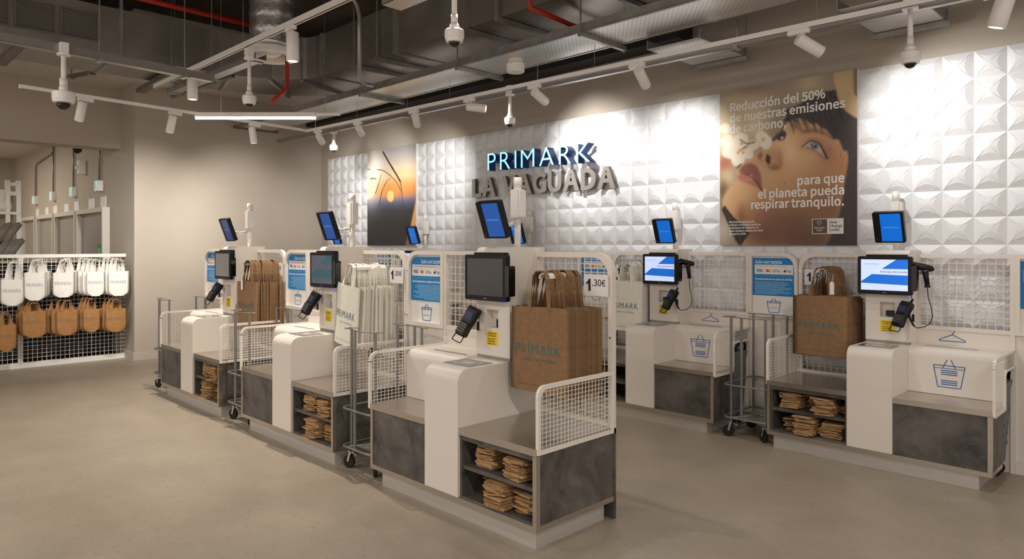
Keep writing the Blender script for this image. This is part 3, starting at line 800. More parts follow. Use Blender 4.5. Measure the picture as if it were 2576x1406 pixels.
def terminal(root, s):
    cx = s * .905; piv = Vector((cx, .315, 1.118))
    rot = (Matrix.Rotation(R(14), 3, 'Y') @ Matrix.Rotation(R(-24), 3, 'X') @ Matrix.Rotation(R(8 if s < 0 else -18), 3, 'Z')).to_3x3()
    def loft(b, secs):
        rings = [[b.bm.verts.new(piv + rot @ Vector((x, y, z * 1.06))) for (x, y) in pts] for z, pts in secs]
        n = len(rings[0])
        for A, B in zip(rings, rings[1:]):
            for i in range(n): b._f([A[i], A[(i + 1) % n], B[(i + 1) % n], B[i]])
        b._f(rings[0][::-1]); b._f(rings[-1])
    def sec(w, y0, y1, c=.008): return [(-w / 2 + c, y0), (w / 2 - c, y0), (w / 2, y0 + c), (w / 2, y1), (-w / 2, y1), (-w / 2, y0 + c)]
    b = MB(); loft(b, [(-.098, sec(.062, -.012, .020)), (-.088, sec(.080, -.020, .026)), (-.015, sec(.080, -.024, .026)), (-.008, sec(.084, -.012, .03)), (.075, sec(.088, -.008, .045)), (.095, sec(.080, -.004, .045))])
    o = b.build('card_terminal', M_black, root)
    def flat(name, x0, x1, z0, z1, y, m):
        b = MB(); b.poly([piv + rot @ Vector(p) for p in ((x0, y, z0), (x1, y, z0), (x1, y, z1), (x0, y, z1))]); b.poly([piv + rot @ Vector(p) for p in ((x0, y + .001, z0), (x1, y + .001, z0), (x1, y + .001, z1), (x0, y + .001, z1))]); return b.build(name, m, o)
    flat('terminal_screen', -.028, .028, .012, .060, -.0125, mat('terminal_screen', (20, 30, 62), .5, emit=(22, 36, 80), estr=.25))
    b = MB()
    for i in range(4):
        for j in range(4):
            x = -.024 + .016 * i; z = -.026 - .016 * j
            b.poly([piv + rot @ Vector(p) for p in ((x - .0045, -.0255, z - .004), (x + .0045, -.0255, z - .004), (x + .0045, -.0255, z + .004), (x - .0045, -.0255, z + .004))])
    b.build('keypad', mat('key_grey', (120, 120, 124), .5), o)
    b = MB(); b.tube([piv + rot @ Vector(p) for p in ((-.034, .0, -.095), (-.040, -.004, -.135), (-.034, -.006, -.146), (.030, -.006, -.146), (.036, -.004, -.135), (.034, .0, -.095))], .0038, 6); b.build('guard_loop', M_black, o)
    b = MB(); b.tube([piv + rot @ Vector((.03, .04, .06)), Vector((cx + .03, .37, 1.16)), Vector((s * .90, .42, 1.14))], .016, 8); b.box(s * .90 - .03, s * .90 + .03, .36, .425, 1.06, 1.10); b.build('terminal_bracket', M_white, o)
    b = MB(); b.tube([piv + rot @ Vector((.04, .03, .07)), piv + rot @ Vector((.055, .03, .06)), Vector((cx + .07, .35, 1.11))], .0018, 4); b.box(cx + .06, cx + .078, .345, .352, 1.06, 1.115); b.build('stylus_tag', M_black, o)
    return o

def kiosk(s, label, loc, scale, mon, tabm, boxy, group):
    F = s < 0
    root = thing('checkout_kiosk', label, 'self checkout', loc, 0, group, scale)
    nb = lambda: MB(F)
    b = nb(); b.box(.04, 1.448, .04, .62, 0, .106); b.build('plinth', M_plinth, root)
    b = nb(); b.prism([(0, 0), (1.53, 0), (1.53, .33), (.93, .33), (.93, .66), (0, .66)], 'z', .106, .136)
    b.box(0, .026, 0, .03, .136, .50); b.box(1.504, 1.53, 0, .03, .136, .50); b.build('steel_edging', M_steel, root)
    b = nb()
    b.box(.932, 1.504, .012, .03, .136, .50); b.box(1.512, 1.53, .03, .33, .136, .50); b.box(.932, 1.512, .31, .33, .136, .50)
    b.box(0, .018, .03, .655, .136, .50); b.box(.018, .034, .03, .44, .136, .47); b.box(.602, .62, .012, .44, .136, .50)
    b.box(.026, .602, .012, .44, .472, .50); b.box(.026, .602, .43, .445, .136, .47); b.box(.026, .602, .012, .44, .136, .148)
    b.box(0, .935, .662, .684, .0, .53)
    b.build('slate_cabinet', M_slate, root)
    b = nb(); b.box(.034, .602, .02, .43, .305, .327); b.build('shelf', M_slate, root)
    b = nb(); b.box(0.0, .62, .0, .66, .502, .540); b.build('worktop', M_steel, root)
    b = nb(); b.box(.93, 1.53, .0, boxy + .02, .502, .540); b.build('worktop', M_steel, root)
    rad = [(.075 - .075 * math.cos(R(a)), .805 + .07 * math.sin(R(a))) for a in range(0, 91, 15)]
    b = nb(); b.prism([(-.006, .138)] + [(y - .006, z) for y, z in rad] + [(.66, .875), (.66, .138)], 'x', .62, .93)
    col = b.build('scanner_column', M_white, root)
    b = nb(); b.box(.655, .895, .115, .305, .8755, .878); gl = b.build('scanner_plate', M_glass, col)
    b = nb(); b.band(rrect(.69, .86, .15, .27, .01), rrect(.70, .85, .16, .26, .01), 'z', .878, .8786); b.box(.73, .82, .18, .24, .878, .8786); b.build('scanner_window', mat('scanner_mark', (196, 192, 186), .4), gl)
    # basket housing: curved shell open at the back underneath
    r2 = [(boxy + .06 - .06 * math.cos(R(a)), .815 + .06 * math.sin(R(a))) for a in range(0, 91, 15)]
    inner = [(.66, .855)] + [(boxy + .075 - .055 * math.cos(R(a)), .80 + .055 * math.sin(R(a))) for a in range(90, -1, -15)] + [(boxy + .02, .542)]
    b = nb(); b.prism([(boxy, .542)] + r2 + [(.66, .875)] + inner, 'x', .931, 1.53)
    bh = b.build('basket_housing', M_white, root)
    b = nb(); b.box(1.02, 1.36, boxy + .105, boxy + .125, .8752, .8765); b.build('housing_slot', mat('slot_shadow', (120, 112, 106), .5), bh)
    ic = basket_icon(s * 1.20, .60, .20, .20, boxy - .0008); ic.build('basket_icon', M_blueline, bh)
    b = nb(); b.box(.93, 1.55, .655, .672, .855, 1.0); sk = b.build('back_skirt', M_white, root)
    if s > 0: hanger_icon(s * 1.16, .905, .17, .09, .6542).build('hanger_icon', M_blueline, sk)
    # tower
    b = nb()
    b.box(.62, .93, .475, .74, .875, 1.535)
    b.box(.62, .725, .42, .475, .895, 1.535); b.box(.83, .93, .42, .475, .895, 1.535); b.box(.725, .83, .42, .475, .895, 1.075); b.box(.725, .83, .42, .475, 1.19, 1.535)
    b.prism([(.42, 1.535), (.42, 1.55)] + [(.46 - .04 * math.cos(R(a)), 1.55 + .04 * math.sin(R(a))) for a in range(15, 91, 15)] + [(.74, 1.59), (.74, 1.535)], 'x', .62, .93)
    tw = b.build('tower', M_white, root)
    b = nb(); b.box(.622, .928, .424, .47, .876, .895); b.build('tower_seam', M_greyink, tw)
    b = nb(); b.box(.728, .757, .435, .474, 1.078, 1.13) if F else b.box(.76, .827, .445, .474, 1.082, 1.125); b.build('receipt_slot', M_cavity, tw)
    x0 = L(s, .728, .832)
    b = MB(); b.box(x0, x0 + .104, .4185, .4205, .962, 1.052); yl = b.build('receipt_label', M_yellow, tw)
    for k, (tx, sz) in enumerate((('CONSERVA', .015), ('TU RECIBO', .015), ('Necesitarás', .011), ('ESCANEARLO', .012), ('PARA SALIR', .012))):
        text_obj('label_text', tx, sz, M_ink, yl, (x0 + .012, .4178, 1.033 - .0155 * k - (.002 if k > 1 else 0)), bold=.0004, width=.078 - (.008 if k > 1 else 0))
    mo = monitor(root, s, mon); tablet(root, s, tabm); terminal(root, s)
    b = MB(); px = s * .775
    b.tube([(px, .645, 1.588), (px, .645, 1.785)], .022, 12); b.box(px - .036, px + .036, .608, .682, 1.782, 1.97, .006); b.box(px + .037, px + .05, .618, .672, 1.79, 1.962); b.tube([(px, .645, 1.97), (px, .645, 2.05)], .028, 12)
    b.build('camera_pole', M_white2, root)
    # side guards
    g1 = rrect(.006, .655, .508, .868, (.002, .002, .002, .055), 4)
    b = nb(); b.band(g1, inset(g1, .022), 'x', -.008, .010); g = b.build('side_guard', M_wire, root)
    b = nb(); wires(b, .02, .64, .52, .855, .030, .0235, .001, .0013, axis='x'); b.build('wire_grid', M_wire, g)
    # arch-shaped guard on the basket side
    out = [(.004, .508), (.004, .82)] + [(.062 - .058 * math.cos(R(a)), .815 + .06 * math.sin(R(a))) for a in range(0, 91, 18)] + [(.655, .875), (.655, .765)] + [(.385 - .05 * math.sin(R(a)), .715 + .05 * math.cos(R(a))) for a in range(0, 91, 18)] + [(.335, .508)]
    def ins(y, z): return (.012 < y < .327 and .515 < z < .868 and not (y < .03 and z > .85)) or (y >= .327 and .772 < z < .868 and y < .65)
    b = nb()
    n = len(out)
    for i in range(n):
        p, q = out[i], out[(i + 1) % n]; b.bar((1.541, p[0], p[1]), (1.541, q[0], q[1]), .018, .018, up=(1, 0, 0))
    g = b.build('side_guard', M_wire, root)
    b = nb(); wires(b, .004, .655, .508, .875, .030, .0235, 1.540, .0013, inside=ins, axis='x'); b.build('wire_grid', M_wire, g)
    # back frame: three framed bays
    b = nb()
    f1 = rrect(0, .64, .53, 1.56, (.002, .002, .002, .12), 6); b.band(f1, inset(f1, .032), 'y', .648, .684)
    f2 = rrect(.915, 1.548, .985, 1.56, .002, 1); b.band(f2, inset(f2, .028), 'y', .648, .684)
    f3 = rrect(1.549, 2.0, .985, 1.56, (.002, .002, .12, .002), 6); b.band(f3, inset(f3, .030), 'y', .640, .684)
    b.box(1.522, 1.549, .648, .684, 0, .985); b.box(0, .03, .648, .684, .50, .53)
    fr = b.build('back_frame', M_white, root)
    b = nb()
    for z in (1.405, 1.06, .66):
        b.cyl((.015, .644, z), (.015, .65, z), .006, 8); b.cyl((1.985, .636, z), (1.985, .642, z), .006, 8) if z > 1 else None
    b.build('frame_screw', M_chrome, fr)
    b = nb(); wires(b, .02, .62, .55, 1.54, .050, .050, .664, .0019, inside=lambda a, z: not (a < .13 and z > 1.43 and (a - .13) ** 2 + (z - 1.43) ** 2 > .105 ** 2)); b.build('wire_grid', M_wire, fr)
    b = nb(); wires(b, .94, 1.53, 1.0, 1.54, .050, .050, .664, .0019); b.build('wire_grid', M_wire, fr)
    b = nb(); b.box(.936, 1.522, .664, .676, .0, .854); b.box(1.55, 2.0, .664, .676, .0, .986); b.box(1.55, 2.0, .652, .664, .0, .10); b.build('lower_back_panel', M_white, root)
    # notice board
    b = nb(); b.prism(rrect(1.575, 1.974, 1.01, 1.535, (.002, .002, .09, .002), 5), 'y', .668, .676); nbd = b.build('notice_board', M_white2, root)
    b = nb(); b.prism(rrect(1.58, 1.972, 1.176, 1.514, (.001, .001, .085, .001), 5), 'y', .665, .668); b.build('blue_notice', M_blue, nbd)
    xl = L(s, 1.58, 1.972); y = .6642; zt = 1.514; W = .392
    ad = .055 if F else .0
    def tx(t, x, z, w, m, size, bold=.0): return text_obj('notice_text', t, size, m, nbd, (xl + x, y, zt - z), bold=bold, width=w)
    b = MB(); b.box(xl + .018, xl + W - .018, y, .6652, zt - .147, zt - .061); b.build('card_panel', M_paper, nbd)
    tx('Solo con tarjeta', .022 + (.11 if F else 0), .050, .25, M_whiteink, .038, .0010)
    y = .6630
    tx('VISA', .036, .126, .062, M_visa, .034, .0012); tx('Pay', .215, .126, .040, M_ink, .030); tx('Pay', .312, .126, .046, M_ink, .032); tx('G', .188, .126, .022, M_ink, .030)
    tx('Aceptamos Visa Mastercard G Pay como métodos de pago', .035, .078, .28, M_greyink, .011)
    b = MB(); b.cyl((xl + .138, .6625, zt - .115), (xl + .138, .6645, zt - .115), .0125, 16); b.build('card_mark', M_redink, nbd)
    b = MB(); b.cyl((xl + .154, .6620, zt - .115), (xl + .154, .664, zt - .115), .0125, 16); b.build('card_mark', M_orange, nbd)
    b = MB(); b.cyl((xl + .297, .6625, zt - .118), (xl + .297, .6645, zt - .118), .0095, 12); b.bar((xl + .298, .6633, zt - .106), (xl + .303, .6633, zt - .100), .003, .002, up=(0, 1, 0)); b.build('card_mark', M_ink, nbd)
    y = .6642
    tx('Devoluciones en un plazo de 28 días', .022, .198, .345, M_whiteink, .023, .0007)
    b = MB(); rnd = random.Random(3)
    for k in range(12):
        z = zt - .214 - .0098 * k; w = rnd.uniform(.16, .335) if k % 3 == 2 else rnd.uniform(.26, .335)
        x = xl + .022 + ((.345 - w) if F else 0); xe = x + w
        while x < xe:
            l = rnd.uniform(.010, .028); b.box(x, min(x + l, xe), y, .6652, z - .0040, z); x += l + .004
    b.build('fine_print', mat('pale_blue_print', (150, 200, 226), .5), nbd)
    b = MB(); b.box(xl + .022, xl + W - .02, y, .6652, zt - .163, zt - .1615); b.build('divider_line', mat('pale_blue_print', (150, 200, 226), .5), nbd)
    ic = basket_icon(xl + W / 2, 1.028, .125, .125, .6672, False); ic.build('basket_icon', mat('blue_line_light', (30, 110, 180), .5), nbd)
    text_obj('basket_text', 'PRIMARK', .016, M_greyink, nbd, (xl + W / 2 - .035, .6672, 1.062), width=.07)
    return root

ROWA = 'front row of self checkouts'; ROWB = 'self checkouts along the printed wall'
KA = [Vector((-2.50, 2.66, 0)), Vector((-4.512, 2.66, 0)), Vector((-6.524, 2.66, 0))]
SB = (.985, .92, .985)
KB = [Vector((-2.54 - 1.975 * i, 5.375, 0)) for i in range(5)]
def swap_material(root, part, new_me): pass
kiosk(-1, 'nearest self checkout with a dark switched-off screen and brown bags', KA[0], None, 'off', M_scr_tab, .30, ROWA)
kiosk(-1, 'middle self checkout of the front row with white bags and dim bluish screen', KA[1], None, 'dim', M_scr_tab2, .30, ROWA)
kiosk(-1, 'farthest self checkout of the front row, grey screen, beside the plain wall', KA[2], None, 'grey', M_scr_tab3, .30, ROWA)
kb = kiosk(1, 'rightmost self checkout under the portrait poster edge with a bright blue screen and brown bags', KB[0], SB, 'on', M_scr_on, .38, ROWB)
for i, lab in ((1, 'self checkout with lit blue screen and white bags left of the portrait poster'), (2, 'self checkout hidden behind the nearest one, only its tablet and notice showing'),
               (3, 'self checkout below the sunset picture, its tablet at the picture edge'), (4, 'last self checkout of the wall row, hidden behind the middle front one')):
    c = copy_tree(kb); c.location = KB[i]; c['label'] = lab
# ------------------------------------------------------------------ bag hooks on the back frames (one part of each kiosk)
def bag_hook(root, s):
    b = MB(s < 0)
    n = 8
    o = [(.300 + .034 * math.cos(R(180 * k / n)), 1.405 + .034 * math.sin(R(180 * k / n))) for k in range(n + 1)]
    i = [(.300 + .028 * math.cos(R(180 * k / n)), 1.405 + .028 * math.sin(R(180 * k / n))) for k in range(n, -1, -1)]
    b.prism(o + i, 'y', .375, .655)
    b.build('bag_hook', M_white2, root)
for o in list(COL.objects):
    if o.name.startswith('checkout_kiosk'): bag_hook(o, -1 if o.location.y < 4 else 1)

# ------------------------------------------------------------------ carrier bags
def ribbon(b, pts, w0, w1, t=.0016):
    """strap: pts = [(x,y,z)], width direction turns from across the bag to front-back at the top"""
    n = len(pts); prev = None
    for i, p in enumerate(pts):
        f = math.sin(math.pi * i / (n - 1)) ** 1.5
        d = (Vector(pts[min(i + 1, n - 1)]) - Vector(pts[max(i - 1, 0)])).normalized()
        side = d.cross(Vector((0, 1, 0)))
        if side.length < .1: side = Vector((1, 0, 0))
        side.normalize()
        wd = (side * (1 - f) + Vector((0, 1, 0)) * f).normalized() * (w0 + (w1 - w0) * f) / 2
        nn = wd.cross(d).normalized() * t
        P = Vector(p)
        ring = [b.bm.verts.new(q) for q in (P - wd - nn, P + wd - nn, P + wd + nn, P - wd + nn)]
        if prev:
            for k in range(4):
                f_ = b._f([prev[k], prev[(k + 1) % 4], ring[(k + 1) % 4], ring[k]])
                if f_: f_.smooth = False
        else: b._f(ring[::-1])
        prev = ring
    b._f(prev)

def bag(label, group, loc, rz, w, h, mb, ms, lean, hh, half=.082, top=.052, thick=.012, seed=0, logo=None, roundc=0., strap=.028, tilt=0., name='carrier_bag', cat='bag', nh=2, slogan=True, logo_z=.45, logo_h=.055):
    """bag hanging by its straps; loc = middle of the upper edge"""
    rnd = random.Random(seed)
    t = thing(name, label, cat, loc, rz, group); t.rotation_euler = (0, tilt, rz)
    ph = [rnd.uniform(0, 6) for _ in range(4)]; bul = rnd.uniform(.7, 1.3)
    def edge(v):
        if roundc <= 0: return 1.
        d = v * h
        return 1 if d > roundc else 1 - (1 - math.sqrt(max(0, 1 - ((roundc - d) / roundc) ** 2))) * roundc / (w / 2)
    def fn(sgn):
        def g(u, v):
            x = (u - .5) * w * edge(v)
            y = sgn * (thick * (.25 + .75 * (1 - v)) * bul * (1 - (2 * u - 1) ** 4)) + .006 * math.sin(3.1 * u + ph[0] + 2 * v) * (1 - v * .6) + .004 * math.sin(7 * u + ph[1]) * (.4 + .6 * (1 - v))
            return (x, y, -h + v * h + .004 * math.sin(5 * u + ph[2]) * v)
        return g
    b = MB(); b.grid(fn(-1), 10, 9); b.grid(lambda u, v: fn(1)(1 - u, v), 10, 9)
    bmesh.ops.remove_doubles(b.bm, verts=b.bm.verts, dist=.0004)
    b.build('bag_body', mb, t)
    for k in range(nh):
        sg = -1 if k == 0 else 1; b = MB(); off = rnd.uniform(-.012, .012); lz = rnd.uniform(-.004, .006)
        pts = []
        n = 14
        for i in range(n + 1):
            a = i / n; q = 1 - abs(2 * a - 1); e = min(1, q * 1.25)
            x = (-1 if a < .5 else 1) * (half + (top - half) * e ** .9) if abs(a - .5) > .12 else (a - .5) / .12 * (half + (top - half) * 1)
            zz_ = hh * (e if abs(a - .5) > .12 else 1 + .02 * math.cos((a - .5) / .12 * 1.57))
            pts.append((x + off * (1 - e), sg * thick * .3 * (1 - e) + lean * e ** 1.2, -.02 + (zz_ + lz * e) + (.02 if False else 0)))
        ribbon(b, pts, strap, strap * .9)
        b.build('strap', ms, t)
    if logo:
        ml, msub = logo; zc = -h + h * logo_z
        yy = 0
        prints = []; o = text_obj('printed_name', 'PRIMARK', .07, ml, t, (-w * .40, yy, zc), spacing=1.15, width=w * .76, height=logo_h, bold=-.0006); prints.append(o)
        if slogan:
            o = text_obj('printed_slogan', 'LOVE THE FEELING', .02, msub, t, (-w * .24, yy, zc - .045), spacing=1.2, width=w * .5, height=.017); prints.append(o)
            o = text_obj('printed_slogan', 'MADE FROM 100% RECYCLED MATERIAL', .012, msub, t, (-w * .34, yy, -h + .035), spacing=1.1, width=w * .62, height=.010); prints.append(o)
        g_ = fn(-1)
        for o in prints:
            for v in o.data.vertices:
                x = v.co.x + o.location.x; z = v.co.z + o.location.z; v.co.y = g_(min(1, max(0, x / w + .5)), min(1, max(0, (z + h) / h)))[1] - .0022
    return t

def rack(n, xc, y0, y1, ly0, ly1, ztop, w, h, mb, ms, hh, logo, labels, group, seed, rz0=0., tilt0=0., sw=.0):
    rnd = random.Random(seed)
    for i in range(n):
        f = i / (n - 1)
        y = y0 + (y1 - y0) * f; l = (ly0 + (ly1 - ly0) * f) - y
        rz = rz0 * (1 - f) ** 2 + R(rnd.uniform(-2.5, 2.5)) * (i > 0)
        x = xc + sw * f + rnd.uniform(-.026, .004) * (i > 0)
        lab = labels[0] if i == 0 else labels[2] if i == n - 1 else labels[1]
        bag(lab, group, (x, y, ztop + rnd.uniform(-.014, .004) * (i > 0)), rz, w, h, mb, ms, l, hh + (0 if i else .0), thick=.014 if i == 0 else .006, seed=seed * 50 + i, logo=logo if i == 0 else None, tilt=tilt0 * (1 - f) ** 2)

rack(14, -2.825, 3.035, 3.285, 3.045, 3.30, 1.236, .468, .50, M_brown, M_brown2, .228, (M_logo, M_logo),
     ('frontmost brown carrier bag with teal lettering on the nearest checkout', 'brown carrier bag in the row behind the front one at the nearest checkout', 'rearmost brown carrier bag against the mesh of the nearest checkout'),
     'brown carrier bags on the nearest checkout', 11, 0., 0., .04)
rack(13, -4.875, 3.01, 3.275, 3.03, 3.29, 1.287, .405, .485, M_cream, M_cream, .180, (M_logo_b, M_greyink),
     ('frontmost white carrier bag with blue lettering on the middle checkout', 'white carrier bag in the row behind the front one at the middle checkout', 'rearmost white carrier bag against the mesh of the middle checkout'),
     'white carrier bags on the middle checkout', 12, R(-5), R(6), .07)
rack(15, -6.745, 3.03, 3.285, 3.045, 3.30, 1.248, .38, .48, M_brown, M_brown2, .218, (M_logo, M_logo),
     ('frontmost brown carrier bag on the farthest front-row checkout', 'brown carrier bag in the row behind the front one at the farthest checkout', 'rearmost brown carrier bag against the mesh of the farthest checkout'),
     'brown carrier bags on the farthest front-row checkout', 13, R(6), 0., .08)
rack(9, -2.247, 5.70, 5.91, 5.72, 5.93, 1.198, .438, .476, M_brown, M_brown2, .246, (M_logo, M_logo),
     ('frontmost brown carrier bag at the checkout under the portrait poster', 'brown carrier bag behind the front one at the checkout under the portrait poster', 'rearmost brown carrier bag at the checkout under the portrait poster'),
     'brown carrier bags at the wall row', 14, 0., 0., .05)
rack(8, -4.145, 5.70, 5.91, 5.72, 5.93, 1.25, .43, .49, M_cream, M_cream, .194, (M_logo_b, M_greyink),
     ('frontmost white carrier bag at the wall row, left of the lit screen', 'white carrier bag behind the front one left of the lit screen of the wall row', 'rearmost white carrier bag left of the lit screen of the wall row'),
     'white carrier bags at the wall row', 15, 0., 0., .0)
rack(6, -8.17, 5.70, 5.90, 5.72, 5.92, 1.262, .40, .46, M_cream, M_cream, .182, None,
     ('front white carrier bag seen through the mesh beneath the sunset picture', 'white carrier bag in the pile seen through mesh beneath the sunset picture', 'rear white carrier bag seen through mesh beneath the sunset picture'),
     'white carrier bags far behind the mesh', 16)
# swing tag hanging on the farthest brown bags and on the brown bags of the wall row
for (x, y, z, rz, lab) in ((-6.80, 3.002, 1.165, R(6), 'small white swing tag on the frontmost bag of the farthest checkout'), (-2.15, 5.678, 1.215, 0, 'small white swing tag among the straps of the brown bags under the portrait poster')):
    t = thing('swing_tag', lab, 'tag', (x, y, z), rz)
    b = MB(); b.prism([(-.017, 0), (.017, 0), (.017, .09), (.006, .102), (-.006, .102), (-.017, .09)], 'y', -.0035, -.002); b.build('tag_card', M_paper, t)
    b = MB(); b.tube([(0, -.002, .10), (.012, 0, .16)], .0015, 4); b.build('tag_string', M_whiteink, t)

# ------------------------------------------------------------------ price signs
def price_sign(x, y, z, label, k=1.):
    t = thing('price_sign', label, 'price sign', (x, y, z), 0, 'price signs of the carrier bags')
    b = MB(); b.box(-.093 * k, .093 * k, -.003, .003, -.066 * k, .066 * k); b.build('card', M_paper, t)
    b = MB(); X0 = -.074 * k; Z0 = -.036 * k
    b.prism([(X0 + p[0] * .044 * k, Z0 + p[1] * .074 * k) for p in ((.42, 0), (.80, 0), (.80, 1), (.50, 1), (.34, .82), (.05, .70), (.05, .52), (.42, .64))], 'y', -.0042, -.003); b.build('price_digit', M_ink, t)
    text_obj('price_digit', '.30€', .05 * k, M_ink, t, (-.026 * k, -.0036, -.006 * k), bold=.0008, width=.102 * k, height=.042 * k)
    b = MB(); b.tube([(-.06 * k, .003, .05 * k), (-.06 * k, .018, .06 * k), (-.06 * k, .022, .045 * k)], .002, 4); b.tube([(.06 * k, .003, .05 * k), (.06 * k, .018, .06 * k), (.06 * k, .022, .045 * k)], .002, 4); b.build('clip', M_white2, t)
for i, lab in enumerate(('price card 1.30€ on the mesh of the nearest checkout', 'price card 1.30€ beside the white bags of the middle checkout', 'price card 1.30€ on the farthest front-row checkout')):
    price_sign(KA[i].x - .112, 2.66 + .636, 1.365, lab, .97)
price_sign(KB[0].x + .150, 5.375 + .636 * .92, 1.335, 'price card half hidden behind the brown bags under the portrait poster')
price_sign(KB[1].x + .150, 5.375 + .636 * .92, 1.335, 'price card at the wall row behind the frame of the nearest checkout')

# ------------------------------------------------------------------ hanger trolleys between the kiosks
def loop(x0, x1, y0, y1, z, r=.05, n=4):
    pts = []
    for (cx, cy, a0) in ((x0 + r, y0 + r, 180), (x1 - r, y0 + r, 270), (x1 - r, y1 - r, 0), (x0 + r, y1 - r, 90)):
        for i in range(n + 1):
            a = R(a0 + 90 * i / n); pts.append((cx + r * math.cos(a), cy + r * math.sin(a), z))
    return pts
def trolley(label, loc, rz=0.):
    t = thing('hanger_trolley', label, 'trolley', loc, rz, 'hanger trolleys between the checkouts')
    for (x, y) in ((.0, .0), (.115, -.045), (.30, .0), (.0, .40), (.16, .44), (.30, .40)):
        b = MB(); b.box(x - .010, x + .010, y - .008, y + .008, .165, 1.0, .003); b.build('pole', M_tube, t)
    b = MB(); b.tube(loop(-.045, .345, -.06, .46, .17), .009, 8, closed=True); b.tube([(.0, .2, .17), (.30, .2, .17)], .008, 6); b.tube([(.02, -.05, .168), (.28, .45, .168)], .008, 6); b.build('base_ring', M_tube, t)
    b = MB(); b.tube(loop(-.045, .345, -.06, .46, .44), .008, 8, closed=True); b.build('middle_ring', M_tube, t)
    b = MB(); b.tube([(-.075, -.01, 1.0), (0, 0, 1.002), (.115, -.045, 1.002), (.21, -.05, 1.0), (.30, .0, 1.0), (.36, .03, 1.002)], .0045, 6); b.tube([(-.06, .01, 1.004), (.02, .05, 1.004)], .004, 6); b.build('top_rail', M_tube, t)
    b = MB(); b.tube([(-.05, .40, 1.002), (0, .40, 1.002), (.16, .44, 1.0), (.30, .40, 1.0), (.37, .40, 1.0)], .0045, 6)
    b.build('top_rail', M_tube, t)
    b = MB()
    b.box(.02, .28, .02, .38, .160, .164); b.build('base_plate', M_galv, t)
    for (x, y, a) in ((.0, .0, 20), (.30, .0, -30), (.0, .40, 60), (.30, .40, 10)):
        b = MB(); b.cyl((x, y, .125), (x, y, .17), .011, 8); d = Vector((math.cos(R(a)), math.sin(R(a)), 0)); sd = Vector((-d.y, d.x, 0))
        for sg in (-1, 1):
            p = Vector((x, y, .105)) + sd * sg * .019
            b.bar(p + Vector((0, 0, .022)), p - d * .022 + Vector((0, 0, -.055)), .003, .016, up=d)
        b.box(x - .022, x + .022, y - .022, y + .022, .120, .127); b.bar(Vector((x, y, .112)) + d * .02, Vector((x, y, .098)) + d * .055, .025, .006)
        c = b.build('caster', M_chrome, t)
        w = MB(); ctr = Vector((x, y, .047)) - d * .022
        prof = [(.030, -.012), (.044, -.012), (.047, -.007), (.047, .007), (.044, .012), (.030, .012)]
        w.lathe(prof, (0, 0, 0), 20, 'y')
        rot = Matrix.Rotation(math.atan2(d.y, d.x), 3, 'Z')
        for v in w.bm.verts: v.co = rot @ v.co + ctr
        w.build('wheel', M_rubber, c)
    return t
tr = trolley('grey hanger trolley in the gap behind the nearest checkout, left of it', (-4.405, 2.75, 0))
for loc, lab in (((-6.40, 2.76, 0), 'grey hanger trolley in the gap between the middle and farthest checkouts'), ((-8.45, 2.78, 0), 'grey hanger trolley at the far left end of the front row by the plain wall'), ((-2.895, 5.47, 0), 'grey hanger trolley under the notice board right of the wall row lit screen')):
    c = copy_tree(tr); c.location = loc; c['label'] = lab

# ------------------------------------------------------------------ hand scanners with coiled leads (wall row)
def scanner(label, k):
    X = lambda u: k.x + .985 * u
    Yy = lambda v: 5.375 + .92 * v
    t = thing('hand_scanner', label, 'scanner', (X(1.02), Yy(.47), 1.405), 0, 'hand scanners of the wall row')
    b = MB(); b.tube([(.006, -.01, .018), (.012, -.012, -.03), (.022, -.012, -.095)], [.022, .019, .017], 10); b.tube([(.022, -.012, -.095), (.022, -.014, -.112)], [.017, .022], 10); b.build('grip', M_black, t)
    b = MB(); b.tube([(-.072, -.035, .056), (-.058, -.03, .050), (.0, -.012, .034), (.045, .006, .024), (.06, .012, .018)], [.020, .025, .027, .022, .008], 12); b.build('head', M_black, t)
    b = MB(); b.tube([(.006, -.01, .012), (.007, -.01, .006)], .0235, 12); b.build('trim_ring', M_tube, t)
    b = MB(); b.box(-.075, .01, .02, .06, -.02, .05); b.build('holder', M_white2, t)
    b = MB(); pts = [(.022, -.014, -.112), (.028, -.02, -.18), (.05, -.03, -.25), (.06, -.03, -.32), (.045, -.03, -.37), (.01, -.04, -.40), (-.035, -.06, -.41), (-.05, -.08, -.395)]
    b.tube(pts, .0032, 6); b.build('cable', M_black, t)
    b = MB(); a = Vector((-.05, -.08, -.395)); c = Vector((-.055, -.09, -.20)); h = []
    for i in range(241):
        f = i / 240; th = f * 2 * math.pi * 30; bow = -.03 * math.sin(math.pi * f)
        h.append(a.lerp(c, f) + Vector((bow + .0085 * math.cos(th), .0085 * math.sin(th), 0)))
    b.tube(h, .0026, 4); b.tube([c, c + Vector((-.012, .0, .03)), c + Vector((-.035, .01, .055))], .003, 5); b.build('coiled_lead', M_black, t)
scanner('black hand scanner hung beside the bright screen of the rightmost checkout', KB[0])
scanner('black hand scanner hung beside the lit screen left of the portrait poster', KB[1])

